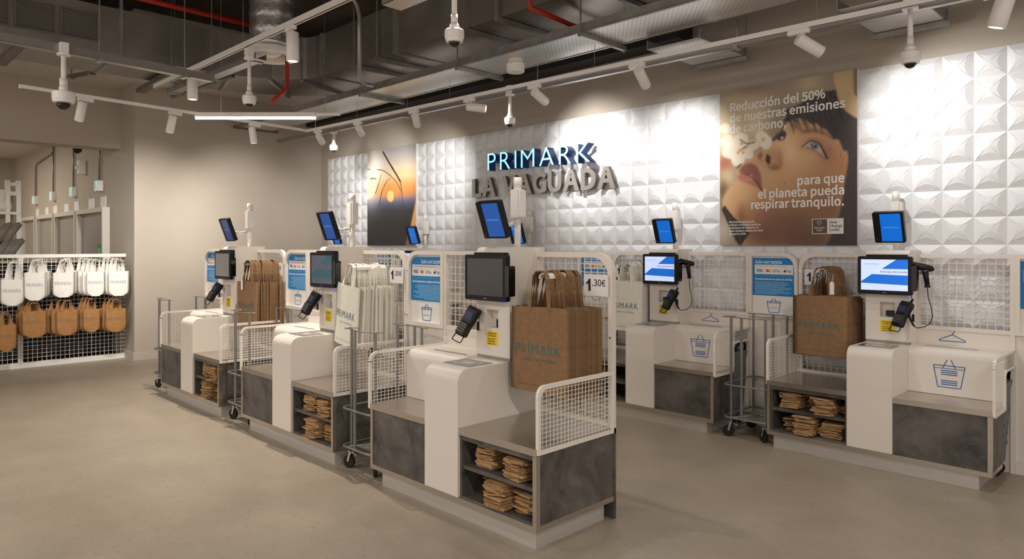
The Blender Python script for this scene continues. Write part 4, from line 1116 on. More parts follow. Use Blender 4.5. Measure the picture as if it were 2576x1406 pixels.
# ------------------------------------------------------------------ stacked shopping baskets parked under the basket housings
def basket_stack(label, k, badge):
    x0 = k.x + .985 * 1.165; y0 = 5.375 + .92 * .43
    t = thing('basket_cart', label, 'basket cart', (x0 + .18, y0 + .12, 0), 0, 'grey basket carts under the counters')
    b = MB(); secs = [(.09, .145, .085), (.60, .175, .108), (.64, .185, .112), (.66, .185, .112)]
    prev = None
    for (z, a, c) in secs:
        pts = [(-a + .02, -c), (a - .02, -c), (a, -c + .02), (a, c - .02), (a - .02, c), (-a + .02, c), (-a, c - .02), (-a, -c + .02)]
        ring = [b.bm.verts.new((p[0], p[1], z)) for p in pts]
        if prev:
            for i in range(8): b._f([prev[i], prev[(i + 1) % 8], ring[(i + 1) % 8], ring[i]])
        else: b._f(ring[::-1])
        prev = ring
    b._f(prev)
    for i in range(5): b.box(.15 + .004 * i, .156 + .004 * i, -.07, .07, .20 + .07 * i, .225 + .07 * i)
    b.build('basket_body', M_grey, t)
    b = MB(); b.tube([(.15, -.09, .64), (.165, -.085, .70), (.17, -.04, .735), (.17, .04, .735), (.165, .085, .70), (.15, .09, .64)], .011, 8); b.build('handle', M_black, t)
    if badge:
        b = MB(); b.box(.176, .181, -.04, .0, .545, .575); b.build('red_badge', M_redink, t)
    for (x, y) in ((-.11, -.06), (.11, -.06), (-.11, .06), (.11, .06)):
        b = MB(); b.cyl((x, y - .009, .035), (x, y + .009, .035), .035, 14); b.bar((x, y, .035), (x, y, .10), .02); b.build('wheel', M_rubber, t)
basket_stack('grey basket cart with black handle parked under the rightmost checkout counter', KB[0], False)
basket_stack('grey basket cart with red badge behind the hanger trolley of the wall row', KB[1], True)

# ------------------------------------------------------------------ folded paper bags in the open shelves
PB = []
for v in range(5):
    rnd = random.Random(90 + v)
    b = MB(); w, d, h = .142, .225, .0068
    n = 8
    def sec(y, k): return None
    ph = [rnd.uniform(0, 6) for _ in range(5)]
    def top(u, vv): return ((u - .5) * w * (1 + .02 * math.sin(9 * vv + ph[0])), -.112 + vv * d + .004 * math.sin(6 * u + ph[1]), h + .0022 * math.sin(5 * u + ph[2]) + .0020 * math.sin(6 * vv + ph[3]))
    def bot(u, vv):
        p = top(1 - u, vv); return (p[0] * .985, p[1], p[2] - h - .0012)
    b.grid(top, 6, 6, False); b.grid(bot, 6, 6, False)
    T = [top(i / 6, 0) for i in range(7)]; Bq = [bot(1 - i / 6, 0) for i in range(7)]
    def skirt(fa, fb):
        for i in range(6): b.quad(fa(i / 6), fa((i + 1) / 6), fb((i + 1) / 6), fb(i / 6))
    skirt(lambda q: top(q, 0), lambda q: bot(1 - q, 0)); skirt(lambda q: top(q, 1), lambda q: bot(1 - q, 1)); skirt(lambda q: top(0, q), lambda q: bot(1, q)); skirt(lambda q: top(1, q), lambda q: bot(0, q))
    # fold lines: a second flap lying on top
    b.box(-w * .45, w * .45, -.100, -.02 + .03 * (v % 3), h + .0012, h + .0028)
    PB.append(b.mesh('folded_bag', M_kraft if v % 2 else M_kraftd))
b = MB(); b.band(rrect(-.055, .055, -.035, .02, .012, 3), rrect(-.040, .040, -.022, .02, .004, 3), 'z', 0, .0035); PBH = b.mesh('bag_handle', M_kraft)

def stack(s, root_loc, sc, u, y, z0, z1, n, label, group, rnd, yaw=0., handle=False, spread=.012, big=1.):
    for i in range(n):
        z = z0 + .003 + (z1 - z0 - .012) * i / max(1, n - 1) if n > 1 else z0 + .003
        uu = u + rnd.uniform(-spread, spread); yy = y + rnd.uniform(-spread, spread) * .9 + .113
        x = root_loc.x + s * uu * sc[0]; Y = root_loc.y + yy * sc[1]
        o = obj('folded_paper_bag', rnd.choice(PB), None, (x, Y, z * sc[2]), (R(rnd.uniform(-2.2, 2.2)), R(rnd.uniform(-1.8, 1.8)), yaw + R(rnd.uniform(-13, 13))))
        o.scale = (big, big * .98, min(1.15, (z1 - z0) / n / .0082))
        tag(o, label, 'paper bag', group)
        if handle and i in (0, n // 2):
            obj('paper_handle', PBH, o, (0, -.112, .003))
def fill_shelf(s, loc, sc, who, seed, boost=0, which='all'):
    rnd = random.Random(seed); up, lo = .327, .149
    G = 'folded paper bags in the open shelves'
    S = [(.45, .05, up, .452, 12, 'left upper stack', False, .010, 1.), (.30, .20, up, .43, 7, 'recessed middle upper stack', False, .016, .95), (.185, .012, up, .448, 12, 'tall right upper stack', boost == 1, .012, 1.), (.10, .17, up, .385, 4, 'low pile at upper right', False, .012, .9),
         (.47, .12, lo, .235, 5, 'low loose pile at lower left', False, .024, 1.), (.325, -.012, lo, .292, 13, 'tall middle lower stack', boost == 1, .010, 1.), (.145, .07, lo, .262, 9, 'wide right lower stack', False, .012, 1.12)]
    if s > 0: S = [(.62 - a[0], ) + a[1:] for a in S]
    for a in S:
        if which != 'all' and a[3] not in which: continue
        stack(s, loc, sc, a[0], a[1], a[2], a[3], a[4], 'folded paper bag, %s, %s' % (a[5], who), G, rnd, R(rnd.uniform(-6, 6)), a[6], a[7], a[8])
fill_shelf(-1, KA[0], (1, 1, 1), 'nearest checkout', 1)
fill_shelf(-1, KA[1], (1, 1, 1), 'middle checkout', 2, 1)
fill_shelf(-1, KA[2], (1, 1, 1), 'farthest front-row checkout', 3, 1)
fill_shelf(1, KB[0], SB, 'rightmost checkout', 4, 1)
fill_shelf(1, KB[1], SB, 'wall-row checkout with white bags', 5, 0, (.452, .235))

# ------------------------------------------------------------------ bag rack by the lift opening
GX = -11.05
def gy(px): return PX(px, 640, GX).y
g = thing('display_rack', 'white mesh display rack with tote bags in front of the lift lobby', 'display rack', (GX, 2.2, 0))
y_l, y_m, y_r = 1.05, gy(51), gy(320)
for z0_, z1_ in ((1.44, 1.485), (0, .07)):
    b = MB(); b.box(-.03, .03, y_l - 2.2, y_r - 2.2, z0_, z1_); b.build('frame_rail', M_white2, g)
for yy in (y_l, y_m, y_r):
    b = MB(); b.box(-.03, .035, yy - 2.2 - .025, yy - 2.2 + .025, 0, 1.485); u = b.build('upright', M_white2, g)
    b = MB()
    for k in range(38): b.cyl((.0345, yy - 2.2, .06 + .037 * k), (.0362, yy - 2.2, .06 + .037 * k), .006, 6)
    b.build('slot_row', M_cavity, u)
for (ya, yb) in ((y_l, y_m), (y_m, y_r)):
    b = MB(); wires(b, ya - 2.2 + .03, yb - 2.2 - .03, .07, 1.44, .053, .053, 0, .0028, axis='x'); b.build('wire_grid', M_wire, g)
d = thing('slatted_rack', 'black slatted rack standing behind the white mesh of the bag display', 'rack', (GX - .42, 2.2, 0))
b = MB(); b.box(-.03, -.01, y_l - 2.2, y_r - 2.25, .04, 1.36); b.build('back_panel', mat('dark_panel', (22, 22, 26), .6), d)
for k in range(20):
    b = MB(); b.box(-.01, .05, y_l - 2.2, y_r - 2.25, .08 + .063 * k, .095 + .063 * k); b.build('slat', mat('dark_slat', (74, 76, 84), .5), d)
b = MB(); b.box(-.03, .06, y_l - 2.2, y_r - 2.25, 0, .05); b.build('foot', M_black, d)
b = MB(); b.box(-.05, .09, y_l - 2.2, y_r - 2.25, 1.36, 1.40); b.build('top_board', M_slip, d)
def totes(px0, px1, py0, py1, ptop, mb, ms, logo, n, k, kind, dx):
    a = PX(px0, py0, GX + .34); c = PX(px1, py1, GX + .34)
    w = (c.y - a.y); zt = PX((px0 + px1) / 2, py0, GX + .34).z; h = zt - PX((px0 + px1) / 2, py1, GX + .34).z; hh = PX((px0 + px1) / 2, ptop, GX + .34).z - zt
    yc = (a.y + c.y) / 2
    place = ('nearest the left edge of the photo', 'left of the middle of the rack', 'in the middle of the rack', 'right of the middle of the rack', 'at the right end of the rack')[k]
    grp = '%s tote bags %s' % (kind, place)
    for i in range(n):
        lab = ('front %s tote bag of the cluster %s' if i == 0 else '%s tote bag tucked behind the front one %s') % (kind, place)
        bag(lab, grp, (GX + .34 - .07 * i, yc + dx * i, zt + .006 * i), R(90) + R((-3, 4, -5, 3)[i % 4]), w, h, mb, ms, -.02, hh, half=w * .21, top=w * .17, thick=.02, seed=700 + k * 10 + i + (50 if kind == 'white' else 0), logo=logo if i == 0 else None, roundc=.065, strap=.042, name='tote_bag', slogan=False, logo_z=.50, logo_h=.042)
    b = MB(); b.tube([(GX + .03 - GX, yc - 2.2, zt + hh - .035), (.37, yc - 2.2, zt + hh - .035), (.385, yc - 2.2, zt + hh - .02)], .006, 6); b.build('prong_hook', M_chrome, g)
for k, v in enumerate(((1, 60, 703, 769, 658), (60, 115, 686, 756, 652), (132, 187, 686, 748, 651), (217, 263, 684, 745, 650), (272, 325, 682, 744, 649))):
    totes(*v, M_canvas, M_canvas, (mat('tote_ink', (128, 132, 156), .6), M_greyink), 4, k, 'white', (.02, .035, .03, -.035, -.03)[k])
for k, v in enumerate(((-10, 42, 818, 884, 784), (54, 118, 783, 848, 758), (141, 197, 779, 843, 752), (208, 252, 777, 835, 748), (265, 319, 777, 834, 750))):
    totes(*v, M_jute, M_jute, (mat('tan_ink', (148, 116, 80), .6), M_greyink), 3, k, 'tan', (.0, -.02, -.05, -.025, -.03)[k])
g.location.x = GX
# ------------------------------------------------------------------ lift lobby
LYW = 3.17
def lyp(px, py, d=.0): return PY(px, py, LYW - d)
for n, (l, r, pt) in enumerate(((276, 208, 521), (204, 151, 531), (148, 105, 539), (101, 66, 547))):
    a = PY(l, pt, LYW); c = PY(r, pt, LYW); x1, x0 = a.x, c.x; zt = 2.18
    o = bpy.data.objects.new('door_%d' % (n + 1), None); COL.objects.link(o); o.location = ((x0 + x1) / 2, LYW, 0); struct(o)
    w = (x1 - x0) / 2
    tag(o, ('lift door nearest the bag rack end', 'second lift door from the right', 'third lift door from the right', 'leftmost lift door beside the shelving')[n], 'lift door')
    b = MB(); b.box(-w, -w + .055, -.10, .0, 0, zt); b.box(w - .055, w, -.10, 0, 0, zt); b.box(-w + .055, w - .055, -.10, 0, zt - .07, zt); b.build('door_frame', M_liftframe, o)
    b = MB(); b.box(-w + .075, -.012, -.02, -.004, 0, zt - .07); b.build('door_leaf', M_lift, o); b = MB(); b.box(-w + .055, w - .055, -.003, -.001, 0, zt - .07); b.build('door_gap', M_cavity, o); b = MB(); b.box(.012, w - .075, -.03, -.012, 0, zt - .07); b.build('door_leaf', M_lift, o)  # dark sheet behind the leaves paints the shadow lines of seam and jambs
    if n < 2:
        q = PY((250, 193)[n], 627, LYW - .034); b = MB(); xx = q.x - o.location.x
        b.box(xx - .10, xx + .08, -.034, -.031, 1.36, 1.62); gs = b.build('exit_sticker', M_green, o)
        b = MB(); b.box(xx - .06, xx + .03, -.036, -.034, 1.40, 1.56); b.build('sticker_symbol', mat('pale_green', (170, 215, 180), .5), gs)
for k, (px, py, w, h) in enumerate(((259, 508, 13, 25), (229, 512, 13, 22), (192, 519, 11, 22), (167, 524, 11, 20), (139, 528, 10, 19), (118, 531, 8, 17), (94, 534, 7, 16))):
    a = PY(px - w / 2, py - h / 2, LYW - .012); c = PY(px + w / 2, py + h / 2, LYW - .012)
    b = MB(); b.box(a.x, c.x, LYW - .012, LYW - .001, c.z, a.z); o = b.build('wall_sign', M_paper)
    tag(o, ('white sheet above the right lift, right one', 'white sheet above the right lift, left one', 'white sheet above the second lift, right one', 'white sheet above the second lift, left one', 'white sheet above the third lift, right one', 'white sheet above the third lift, left one', 'white sheet above the leftmost lift')[k], 'sign', 'sheets above the lifts')
for k, (px, py, s_) in enumerate(((238, 468, 12), (174, 483, 11), (124, 494, 10), (80, 504, 8))):
    q = PY(px, py, LYW - .09); t = thing('exit_sign', ('lit green exit sign over the right lift', 'lit green exit sign over the second lift', 'lit green exit sign over the third lift', 'lit green exit sign over the leftmost lift')[k], 'exit sign', (q.x, LYW, q.z), 0, 'exit signs over the lifts')
    b = MB(); b.box(-.09, .10, -.07, -.0, -.075, .085); b.build('sign_box', M_white2, t)
    b = MB(); b.box(-.08, .07, -.074, -.07, -.065, .075); f = b.build('sign_face', M_mint, t)
    b = MB(); b.bar((-.05, -.076, -.05), (.01, -.076, .02), .03, .002, up=(0, 1, 0)); b.bar((.01, -.076, .02), (-.03, -.076, .06), .03, .002, up=(0, 1, 0)); b.bar((.01, -.076, .0), (.05, -.076, -.06), .03, .002, up=(0, 1, 0)); b.build('sign_symbol', M_whiteink, f)
    b = MB(); b.tube([(.02, -.03, .085), (.02, -.03, 3.50 - q.z)] if k < 3 else [(.02, -.03, .085), (.02, -.03, 3.15 - q.z), (.10, -.03, 3.22 - q.z), (1.4, -.03, 3.32 - q.z)], .015, 8); b.build('conduit', M_tube, t)
for k, (px, py, lab) in enumerate(((194, 375, 'small dome camera under the lobby ceiling'), (206, 421, 'white wall detector above the second lift'))):
    q = PY(px, py, LYW - .3 if k == 0 else LYW - .05); t = thing('dome_camera' if k == 0 else 'wall_detector', lab, 'camera' if k == 0 else 'detector', q)
    b = MB()
    if k == 0:
        b.lathe([(.10, .10), (.11, .02), (.09, 0)], n=14); b.cyl((0, 0, .10), (0, 0, 3.55 - q.z), .03, 8); b.build('housing', M_white2, t); b = MB(); b.sphere((0, 0, .0), .07, 12, half=-1); b.build('dome', M_dome, t)
    else:
        b.box(-.08, .08, -.06, .05, -.11, .11, .02); b.build('housing', M_white2, t); b = MB(); b.sphere((0, -.05, -.01), .05, 10); b.build('lens', M_lamp, t)
lamp('lobby_fill', 'AREA', (-15.5, .9, 3.45), 110, (1, .92, .8), (-15.5, .9, 0), shape='RECTANGLE', size=2.5, size_y=.3)  # unseen area light added to brighten the lobby, no fixture modelled
lamp('lobby_end_lamp', 'SPOT', (-17.5, 1.6, 3.4), 160, (1, .92, .8), (-18.9, 1.4, 2.0), spot_size=R(70), spot_blend=.7)

# shelving with hats and slippers beyond the bag rack
SX = -13.2
def sp(px, py): return PX(px, py, SX)
t = thing('display_shelf', 'pale shelving with grey slippers beyond the bag rack at the left edge', 'display shelf', (SX, 0, 0))
y1 = sp(46, 600).y; y0 = y1 - 1.6
for yy in (y1, sp(19, 560).y):
    b = MB(); b.box(-.03, .03, yy - .03, yy + .03, 0, sp(46, 455).z); b.build('upright', M_liftframe, t)
for pz in (536, 606, 640):
    z = sp(20, pz).z; b = MB(); b.box(-.35, .05, y0, y1, z - .02, z + .02); b.build('shelf', M_white2, t)
z = sp(30, 487).z; b = MB(); b.box(-.02, .02, sp(19, 560).y, y1, z - .03, z + .03); b.box(-.02, .02, sp(19, 560).y, y1, sp(46, 460).z - .05, sp(46, 460).z); b.build('cross_bar', M_white2, t)
b = MB(); b.box(-.36, -.34, y0, y1, 0, sp(46, 455).z - .1); b.build('back_panel', mat('pale_back', (182, 168, 142), .7), t)
for k, (px, py) in enumerate(((8, 586), (30, 586), (6, 628), (24, 628), (37, 626))):
    q = sp(px, py); s_ = thing('slipper', 'grey felt slipper hanging on the far shelving at the left edge', 'slipper', q, 0, 'grey slippers on the far shelving')
    b = MB(); b.tube([(.06, .10, .14), (.07, .04, .10), (.08, -.03, .0), (.08, -.09, -.10), (.07, -.12, -.16)], [.035, .06, .055, .065, .03], 10); b.build('upper', M_slip, s_)
    b = MB(); b.tube([(.03, .11, .14), (.03, .04, .08), (.03, -.03, -.02), (.03, -.13, -.17)], [.03, .045, .04, .035], 8); b.build('sole', M_grey, s_)
q = sp(7, 515); t = thing('glass_vase', 'white patterned vase on the top shelf of the far shelving', 'vase', (SX - .1, q.y, sp(20, 536).z + .02))
b = MB(); b.lathe([(.10, 0), (.14, .05), (.13, .14), (.08, .20), (.12, .30), (.13, .34)], n=16); b.build('vase_body', M_canvas, t); b = MB(); b.lathe([(.075, .34), (.08, .345), (.02, .355)], n=12); b.build('rim', M_grey, t)

# ------------------------------------------------------------------ ducts
def perforated(name, base=(176, 173, 168)):
    m = mat(name, base, .3, .6); nt = m.node_tree; N = nt.nodes; Lk = nt.links
    tc = N.new('ShaderNodeTexCoord'); br = N.new('ShaderNodeTexBrick')
    mp = N.new('ShaderNodeMapping'); mp.inputs['Scale'].default_value = (1, 1, 1); Lk.new(tc.outputs['Object'], mp.inputs[0])
    br.inputs['Scale'].default_value = 26; br.offset = .5; br.inputs['Mortar Size'].default_value = .30; br.inputs['Mortar Smooth'].default_value = .1; br.inputs['Brick Width'].default_value = 1.1; br.inputs['Row Height'].default_value = .7
    br.inputs['Color1'].default_value = (.02, .02, .02, 1); br.inputs['Color2'].default_value = (.02, .02, .02, 1); br.inputs['Mortar'].default_value = srgb(*base)
    Lk.new(mp.outputs[0], br.inputs['Vector']); Lk.new(br.outputs[0], N['Principled BSDF'].inputs['Base Color'])
    return m
M_perf = perforated('perforated_tray', (222, 219, 214))
M_slot = perforated('slotted_channel', (150, 146, 142)); M_slot.node_tree.nodes['Brick Texture'].inputs['Scale'].default_value = 9; M_slot.node_tree.nodes['Brick Texture'].inputs['Mortar Size'].default_value = .42; M_slot.node_tree.nodes['Principled BSDF'].inputs['Metallic'].default_value = .5
M_perfw = mat('perforated_white', (214, 208, 200), .4)

DX = -8.6; DYB = 4.48; DZ0, DZ1 = 3.70, 4.22
t = thing('ventilation_duct', 'long grey ventilation duct bending round under the concrete ceiling', 'duct', (-8, 4.5, DZ0))
arc_in = [(-7.85 - .75 * math.cos(R(a)), 3.35 + 1.13 * math.sin(R(a))) for a in range(0, 91, 10)]
arc_out = [(-7.85 - 1.75 * math.cos(R(a)), 3.35 + 2.15 * math.sin(R(a))) for a in range(90, -1, -10)]
poly = [(DX, -5)] + arc_in + [(3, DYB), (3, 5.5)] + arc_out + [(-9.6, -5)]
poly = [(x + 8, y - 4.5) for x, y in poly]
b = MB(); b.prism(poly, 'z', 0, DZ1 - DZ0); b.build('duct_body', M_duct, t)
for px, py in ((880, 168), (934, 148), (1157, 75), (1240, 48), (1490, -30), (1600, -70)):
    q = PZ(px, py, DZ0 - .04); b = MB(); b.box(q.x + 8 - .02, q.x + 8 + .02, DYB - 4.5 - .06, 5.45 - 4.5, -.045, -.005); b.bar((q.x + 8, DYB - 4.54, -.03), (q.x + 8, DYB - 4.54, 1.19), .012); b.build('support_channel', M_galv, t)
for x in (-7.85, -6.3, -4.7, -3.1, -1.5, .1):
    b = MB(); b.box(x + 8 - .02, x + 8 + .02, DYB - 4.5 - .025, 5.5 - 4.5, -.012, DZ1 - DZ0 + .01); b.build('flange', M_galv, t)
for a in (15, 40, 65):
    p = (-7.85 - .75 * math.cos(R(a)) + 8, 3.35 + 1.13 * math.sin(R(a)) - 4.5); q = (-7.85 - 1.75 * math.cos(R(a)) + 8, 3.35 + 2.15 * math.sin(R(a)) - 4.5)
    b = MB(); b.bar((p[0], p[1], -.02), (q[0], q[1], -.02), .035); b.bar((p[0], p[1], -.02), (p[0], p[1], .53), .03); b.build('flange', M_galv, t)
for y in (2.42, .2, -2):
    b = MB(); b.box(DX + 8 - 1.0, DX + 8 + .025, y - 4.5 - .02, y - 4.5 + .02, -.012, DZ1 - DZ0 + .01); b.bar((DX + 8 + .02, y - 4.5, -.02), (DX + 8 + .02, y - 4.5, 1.2), .03); b.build('flange', M_galv, t)
ga, gb, gc = PX(252, 38, DX), PX(252, 104, DX), PX(10, 4, DX)
z0g, z1g = PX(252, 104, DX).z - DZ0, PX(252, 40, DX).z - DZ0
edges = [PX(252, 70, DX).y, PX(145, 50, DX).y, PX(29, 30, DX).y, .55, 0.05]
for e1, e0 in zip(edges, edges[1:]):
    b = MB(); y0_, y1_ = e0 - 4.5 + .015, e1 - 4.5 - .015
    b.band([(y0_, z0g - .02), (y1_, z0g - .02), (y1_, z1g + .02), (y0_, z1g + .02)], [(y0_ + .02, z0g), (y1_ - .02, z0g), (y1_ - .02, z1g), (y0_ + .02, z1g)], 'x', DX + 8, DX + 8 + .02)
    k = b.build('louvre_frame', M_ductdark, t)
    b = MB(); n = 15
    for i in range(n):
        z = z0g + (z1g - z0g) * (i + .5) / n; b.bar((DX + 8.008, y0_ + .015, z), (DX + 8.008, y1_ - .015, z), .005, .012, up=(.7, 0, .7))
    b.build('louvre_blades', M_ductdark, k)

# foil hose with its round diffuser
c = PD(682, 140, 7.2); t = thing('air_diffuser', 'silver foil hose dropping to a round white ceiling diffuser', 'diffuser', c)
prof = []
for i in range(26):
    f = i / 25; prof.append((.21 + .03 * f + .006 * math.sin(i * 2.1), .06 + f * 1.30))
b = MB(); b.lathe(prof, n=24, sharp=False)
for v in b.bm.verts: v.co.x += .05 * (v.co.z / 1.3) ** 2; v.co.y += .02 * (v.co.z / 1.3)
b.build('foil_hose', M_foil, t)
b = MB(); b.lathe([(.21, .08), (.26, .05), (.262, .0), (.25, -.03), (.20, -.02), (.17, .03), (.17, .05)], n=28); b.build('diffuser_ring', M_white2, t)
b = MB(); b.lathe([(.06, .02), (.10, .01), (.06, -.01)], n=16)
for k in range(8): b.bar((0, 0, .02), (.18 * math.cos(k * .785), .18 * math.sin(k * .785), .03), .06, .006, up=(.3, .2, 1))
b.build('swirl_blades', M_white2, t)

# ------------------------------------------------------------------ cable trays, with their rods
t = thing('cable_tray', 'wide perforated cable tray running in front of the wall spotlights', 'cable tray', (-4.8, 4.86, 3.4))
b = MB(); b.box(-5.7, 6, -.26, .26, 0, .003); b.build('tray_floor', M_perf, t)
for y in (-.26, .26):
    b = MB(); b.box(-5.7, 6, y - .003, y + .003, -.004, .075); b.box(-5.7, 6, y - .012, y + .012, -.006, .004); b.build('side_flange', M_galv, t)
for px, py in ((892, 237), (1142, 171), (1458, 87)):
    q = PZ(px, py, 3.37); x = q.x + 4.8; b = MB(); b.box(x - .02, x + .02, -.30, .34, -.045, -.007); b.bar((x, -.285, -.03), (x, -.285, .29), .010); b.bar((x, .325, -.06), (x, .325, .29), .010); b.build('support_channel', M_galv, t)
for (a, z, x0, x1, lab) in ((0, 3.30, -3.51, -3.0, 'perforated tray branch to the wall above the portrait poster'), (1, 3.262, -1.91, -1.425, 'perforated tray branch to the wall at the upper right')):
    t = thing('cable_tray', lab, 'cable tray', ((x0 + x1) / 2, 5.5, z)); w = (x1 - x0) / 2
    b = MB(); b.box(-w, w, -.36, .46, 0, .003); b.build('tray_floor', M_perf, t)
    for x in (-w, w):
        b = MB(); b.box(x - .003, x + .003, -.36, .46, 0, .08); b.build('side_flange', M_galv, t)
    b = MB(); b.box(-w - .03, w + .03, .40, .44, -.04, -.005); b.bar((w + .01, .42, -.03), (w + .01, .42, 1.6), .010); b.bar((-w - .01, .42, -.06), (-w - .01, .42, 1.6), .010); b.build('support_channel', M_galv, t)
def small_tray(label, p, q, w=.07, h=.06, rods=(), m=None, top=4.9):
    p = Vector(p); q = Vector(q); t = thing('cable_channel', label, 'cable tray', p); d = q - p
    ang = math.atan2(d.y, d.x); Ln = d.length; t.rotation_euler = (0, 0, ang)
    b = MB(); b.box(0, Ln, -w / 2, w / 2, 0, .003); b.box(0, Ln, -w / 2, -w / 2 + .003, 0, h); b.box(0, Ln, w / 2 - .003, w / 2, 0, h); b.build('channel', m or M_slot, t)
    for r in rods:
        b = MB(); b.bar((Ln * r, 0, .0), (Ln * r, 0, top - p.z), .008); b.box(Ln * r - .02, Ln * r + .02, -w / 2 - .012, w / 2 + .012, -.012, .02); b.build('hanger_rod', M_galv, t)
    return t
small_tray('cable channel carrying the large dome camera at the upper left', (-6.42, -.6, 3.17), (-6.83, 2.72, 3.17), .09, .065, (.42, .7, .92))
small_tray('cable channel beside the foil hose, carrying the middle dome camera', PZ(432, 237, 3.45), PZ(656, 150, 3.45), .12, .06, (.04, .5, .95))
small_tray('long cable channel behind the wall spotlight track', (-10.3, 5.13, 3.19), (.5, 5.34, 3.19), .06, .055, (.1, .3, .5, .7, .9), top=3.69)
small_tray('dark strut rail under the low ceiling at the upper left edge', PZ(0, 165, 3.55), PZ(48, 118, 3.55), .10, .05, (), M_ductdark)
small_tray('short strut rail on the low ceiling above the bag rack', PX(172, 197, -10.4), PX(235, 160, -9.9), .05, .04, (.12, .9), M_ductdark, 3.87)
small_tray('strut rail left of the plain wall top', PZ(352, 234, 3.62), PZ(430, 190, 3.62), .10, .05, (), M_ductdark)
small_tray('strut rail bolted under the duct elbow', PZ(434, 246, 3.60), PZ(585, 194, 3.60), .06, .04, (), M_ductdark)
small_tray('strut rail seen under the tube lamp on the plain wall', PX(588, 322, -10.55), PX(698, 337, -10.55), .05, .04, (), M_ductdark)

# white perforated tray end at the very top
t = thing('cable_tray', 'white perforated tray end cut by the top edge of the photo', 'cable tray', PZ(1010, 10, 3.6)); x_ = PZ(966, 15, 3.6) - t.location
b = MB(); b.box(x_.x, x_.x + 2.6, -.10, .10, 0, .004); b.box(x_.x, x_.x + 2.6, -.10, -.097, 0, .06); b.box(x_.x, x_.x + 2.6, .097, .10, 0, .06); b.box(x_.x, x_.x + .004, -.10, .10, 0, .06); b.build('tray_body', perforated('perforated_white_tray', (205, 199, 192)), t)

# ------------------------------------------------------------------ pipes
t = MB(); t.tube([(-8.36, .4, 4.34), (-8.5, 4.3, 4.34)], .032, 10); tag(t.build('sprinkler_pipe', M_red), 'long red sprinkler pipe above the duct at the upper left', 'pipe')
a = PZ(1335, 25, 3.60); e = PZ(1455, 70, 3.60)
t = MB(); t.tube([(a.x, a.y - .02, 4.6), (a.x, a.y - .02, 3.66), (a.x + .004, a.y - .005, 3.61), (a.x + .03, a.y + .05, 3.60), (e.x, e.y, 3.60), (e.x, e.y + .6, 3.60)], .022, 10); tag(t.build('sprinkler_pipe', M_red), 'red sprinkler pipe elbow under the silver duct at the top centre', 'pipe')
t = MB(); t.tube([PD(722, 120, 7.3), PD(722, 218, 7.3), PD(718, 226, 7.25), PD(684, 256, 7.0)], .020, 10); tag(t.build('sprinkler_pipe', M_red), 'short red pipe with angled end under the duct elbow', 'pipe')
t = MB(); t.tube([PD(868, -30, 6.0), PD(886, -8, 6.0), PD(899, 14, 6.0), PD(904, 40, 6.0), PD(904, 190, 6.0), PD(908, 203, 6.05), PD(917, 211, 6.1), PD(935, 215, 6.3)], .017, 10); tag(t.build('conduit', M_tube), 'bent pale grey conduit dropping beside the silver duct', 'conduit')

# ------------------------------------------------------------------ light tracks and spotlights
def track(label, p, q, rods=(), w=.036, h=.036, top=4.9):
    p = Vector(p); q = Vector(q); d = q - p; Ln = d.length; t = thing('light_track', label, 'light track', p, math.atan2(d.y, d.x))
    t.rotation_euler = (0, -math.asin(d.z / Ln), math.atan2(d.y, d.x))
    b = MB(); b.box(0, Ln, -w / 2, w / 2, 0, h); b.build('track_rail', M_lamp, t)
    b = MB(); b.box(.02, Ln - .02, -.006, .006, -.0015, 0.0); b.build('track_groove', M_cavity, t)
    b = MB()
    for r in rods: b.cyl((Ln * r, 0, h), (Ln * r, 0, top - p.z), .0025, 5)
    b.build('hanger_wire', M_galv, t)
    return t
TR0 = Vector((-8.79, 4.80, 3.15)); TR1 = Vector((.9, 5.115, 3.15)); TL0 = Vector((-8.33, 1.44, 3.15))
track('long white light track in front of the printed wall', TR0, TR1, (.02, .12, .3, .5, .7, .88), top=3.395)
track('white light track along the plain left wall', TL0, TR0 - Vector((0.005, .02, 0)), (.01, .45, .75), top=3.68)
UA = PZ(390, 222, 3.5); UB = Vector((-2.3, UA.y + .02, 3.5))
track('white light track crossing before the foil hose at the top', UA, UB, (.08, .36, .7), .045, .045)
def on_track(p, q, px):
    """point of the straight track p-q that stands over picture column px"""
    best = None
    for i in range(2001):
        w = p.lerp(q, i / 2000); d = w.x * _f[0] + w.y * _f[1]
        if d <= 0: continue
        e = abs(1288 + 1770 * (w.x * _r[0] + w.y * _r[1]) / d - px)
        if best is None or e < best[0]: best = (e, w)
    return best[1]
def spot(label, base, direction, along, drop=.075, r=.044, ln=.205, energy=60, target=None, group='white track spotlights', cone=34, color=(1, .975, .945), box=True):
    t = thing('spotlight', label, 'spotlight', base, 0, group)
    al = Vector(along).normalized(); dn = Vector(direction).normalized()
    b = MB(); b.bar(-al * .075, al * .075, .036, .034, up=(0, 0, 1))
    for v in b.bm.verts: v.co.z -= .018
    b.build('adapter', M_lamp, t)
    piv = al * .035 + Vector((0, 0, -drop))
    b = MB(); b.tube([al * .035 + Vector((0, 0, -.03)), piv], .010, 8); b.sphere(piv, .014, 8); b.build('stem', M_lamp, t)
    A = piv - dn * (ln * .25) + Vector((0, 0, -.02)); Bq = A + dn * ln
    b = MB(); b.tube([A, A + dn * .004, Bq - dn * .003, Bq], [r * .9, r, r, r * .95], 20); h = b.build('head', M_lamp, t)
    b = MB(); b.tube([Bq + dn * .0005, Bq + dn * .002], r * .72, 16); b.build('bulb', M_bulb, h)
    if energy > 0:
        w = Vector(base) + Bq + dn * .012
        tg = target if target is not None else w + dn
        lamp('spotlight_beam', 'SPOT', w, energy, color, tg, spot_size=R(cone), spot_blend=1., shadow_soft_size=.03)
    return t
AL = (TR1 - TR0).normalized(); ALL = (TL0 - TR0).normalized()
W = lambda px, py: PY(px, py, WY)
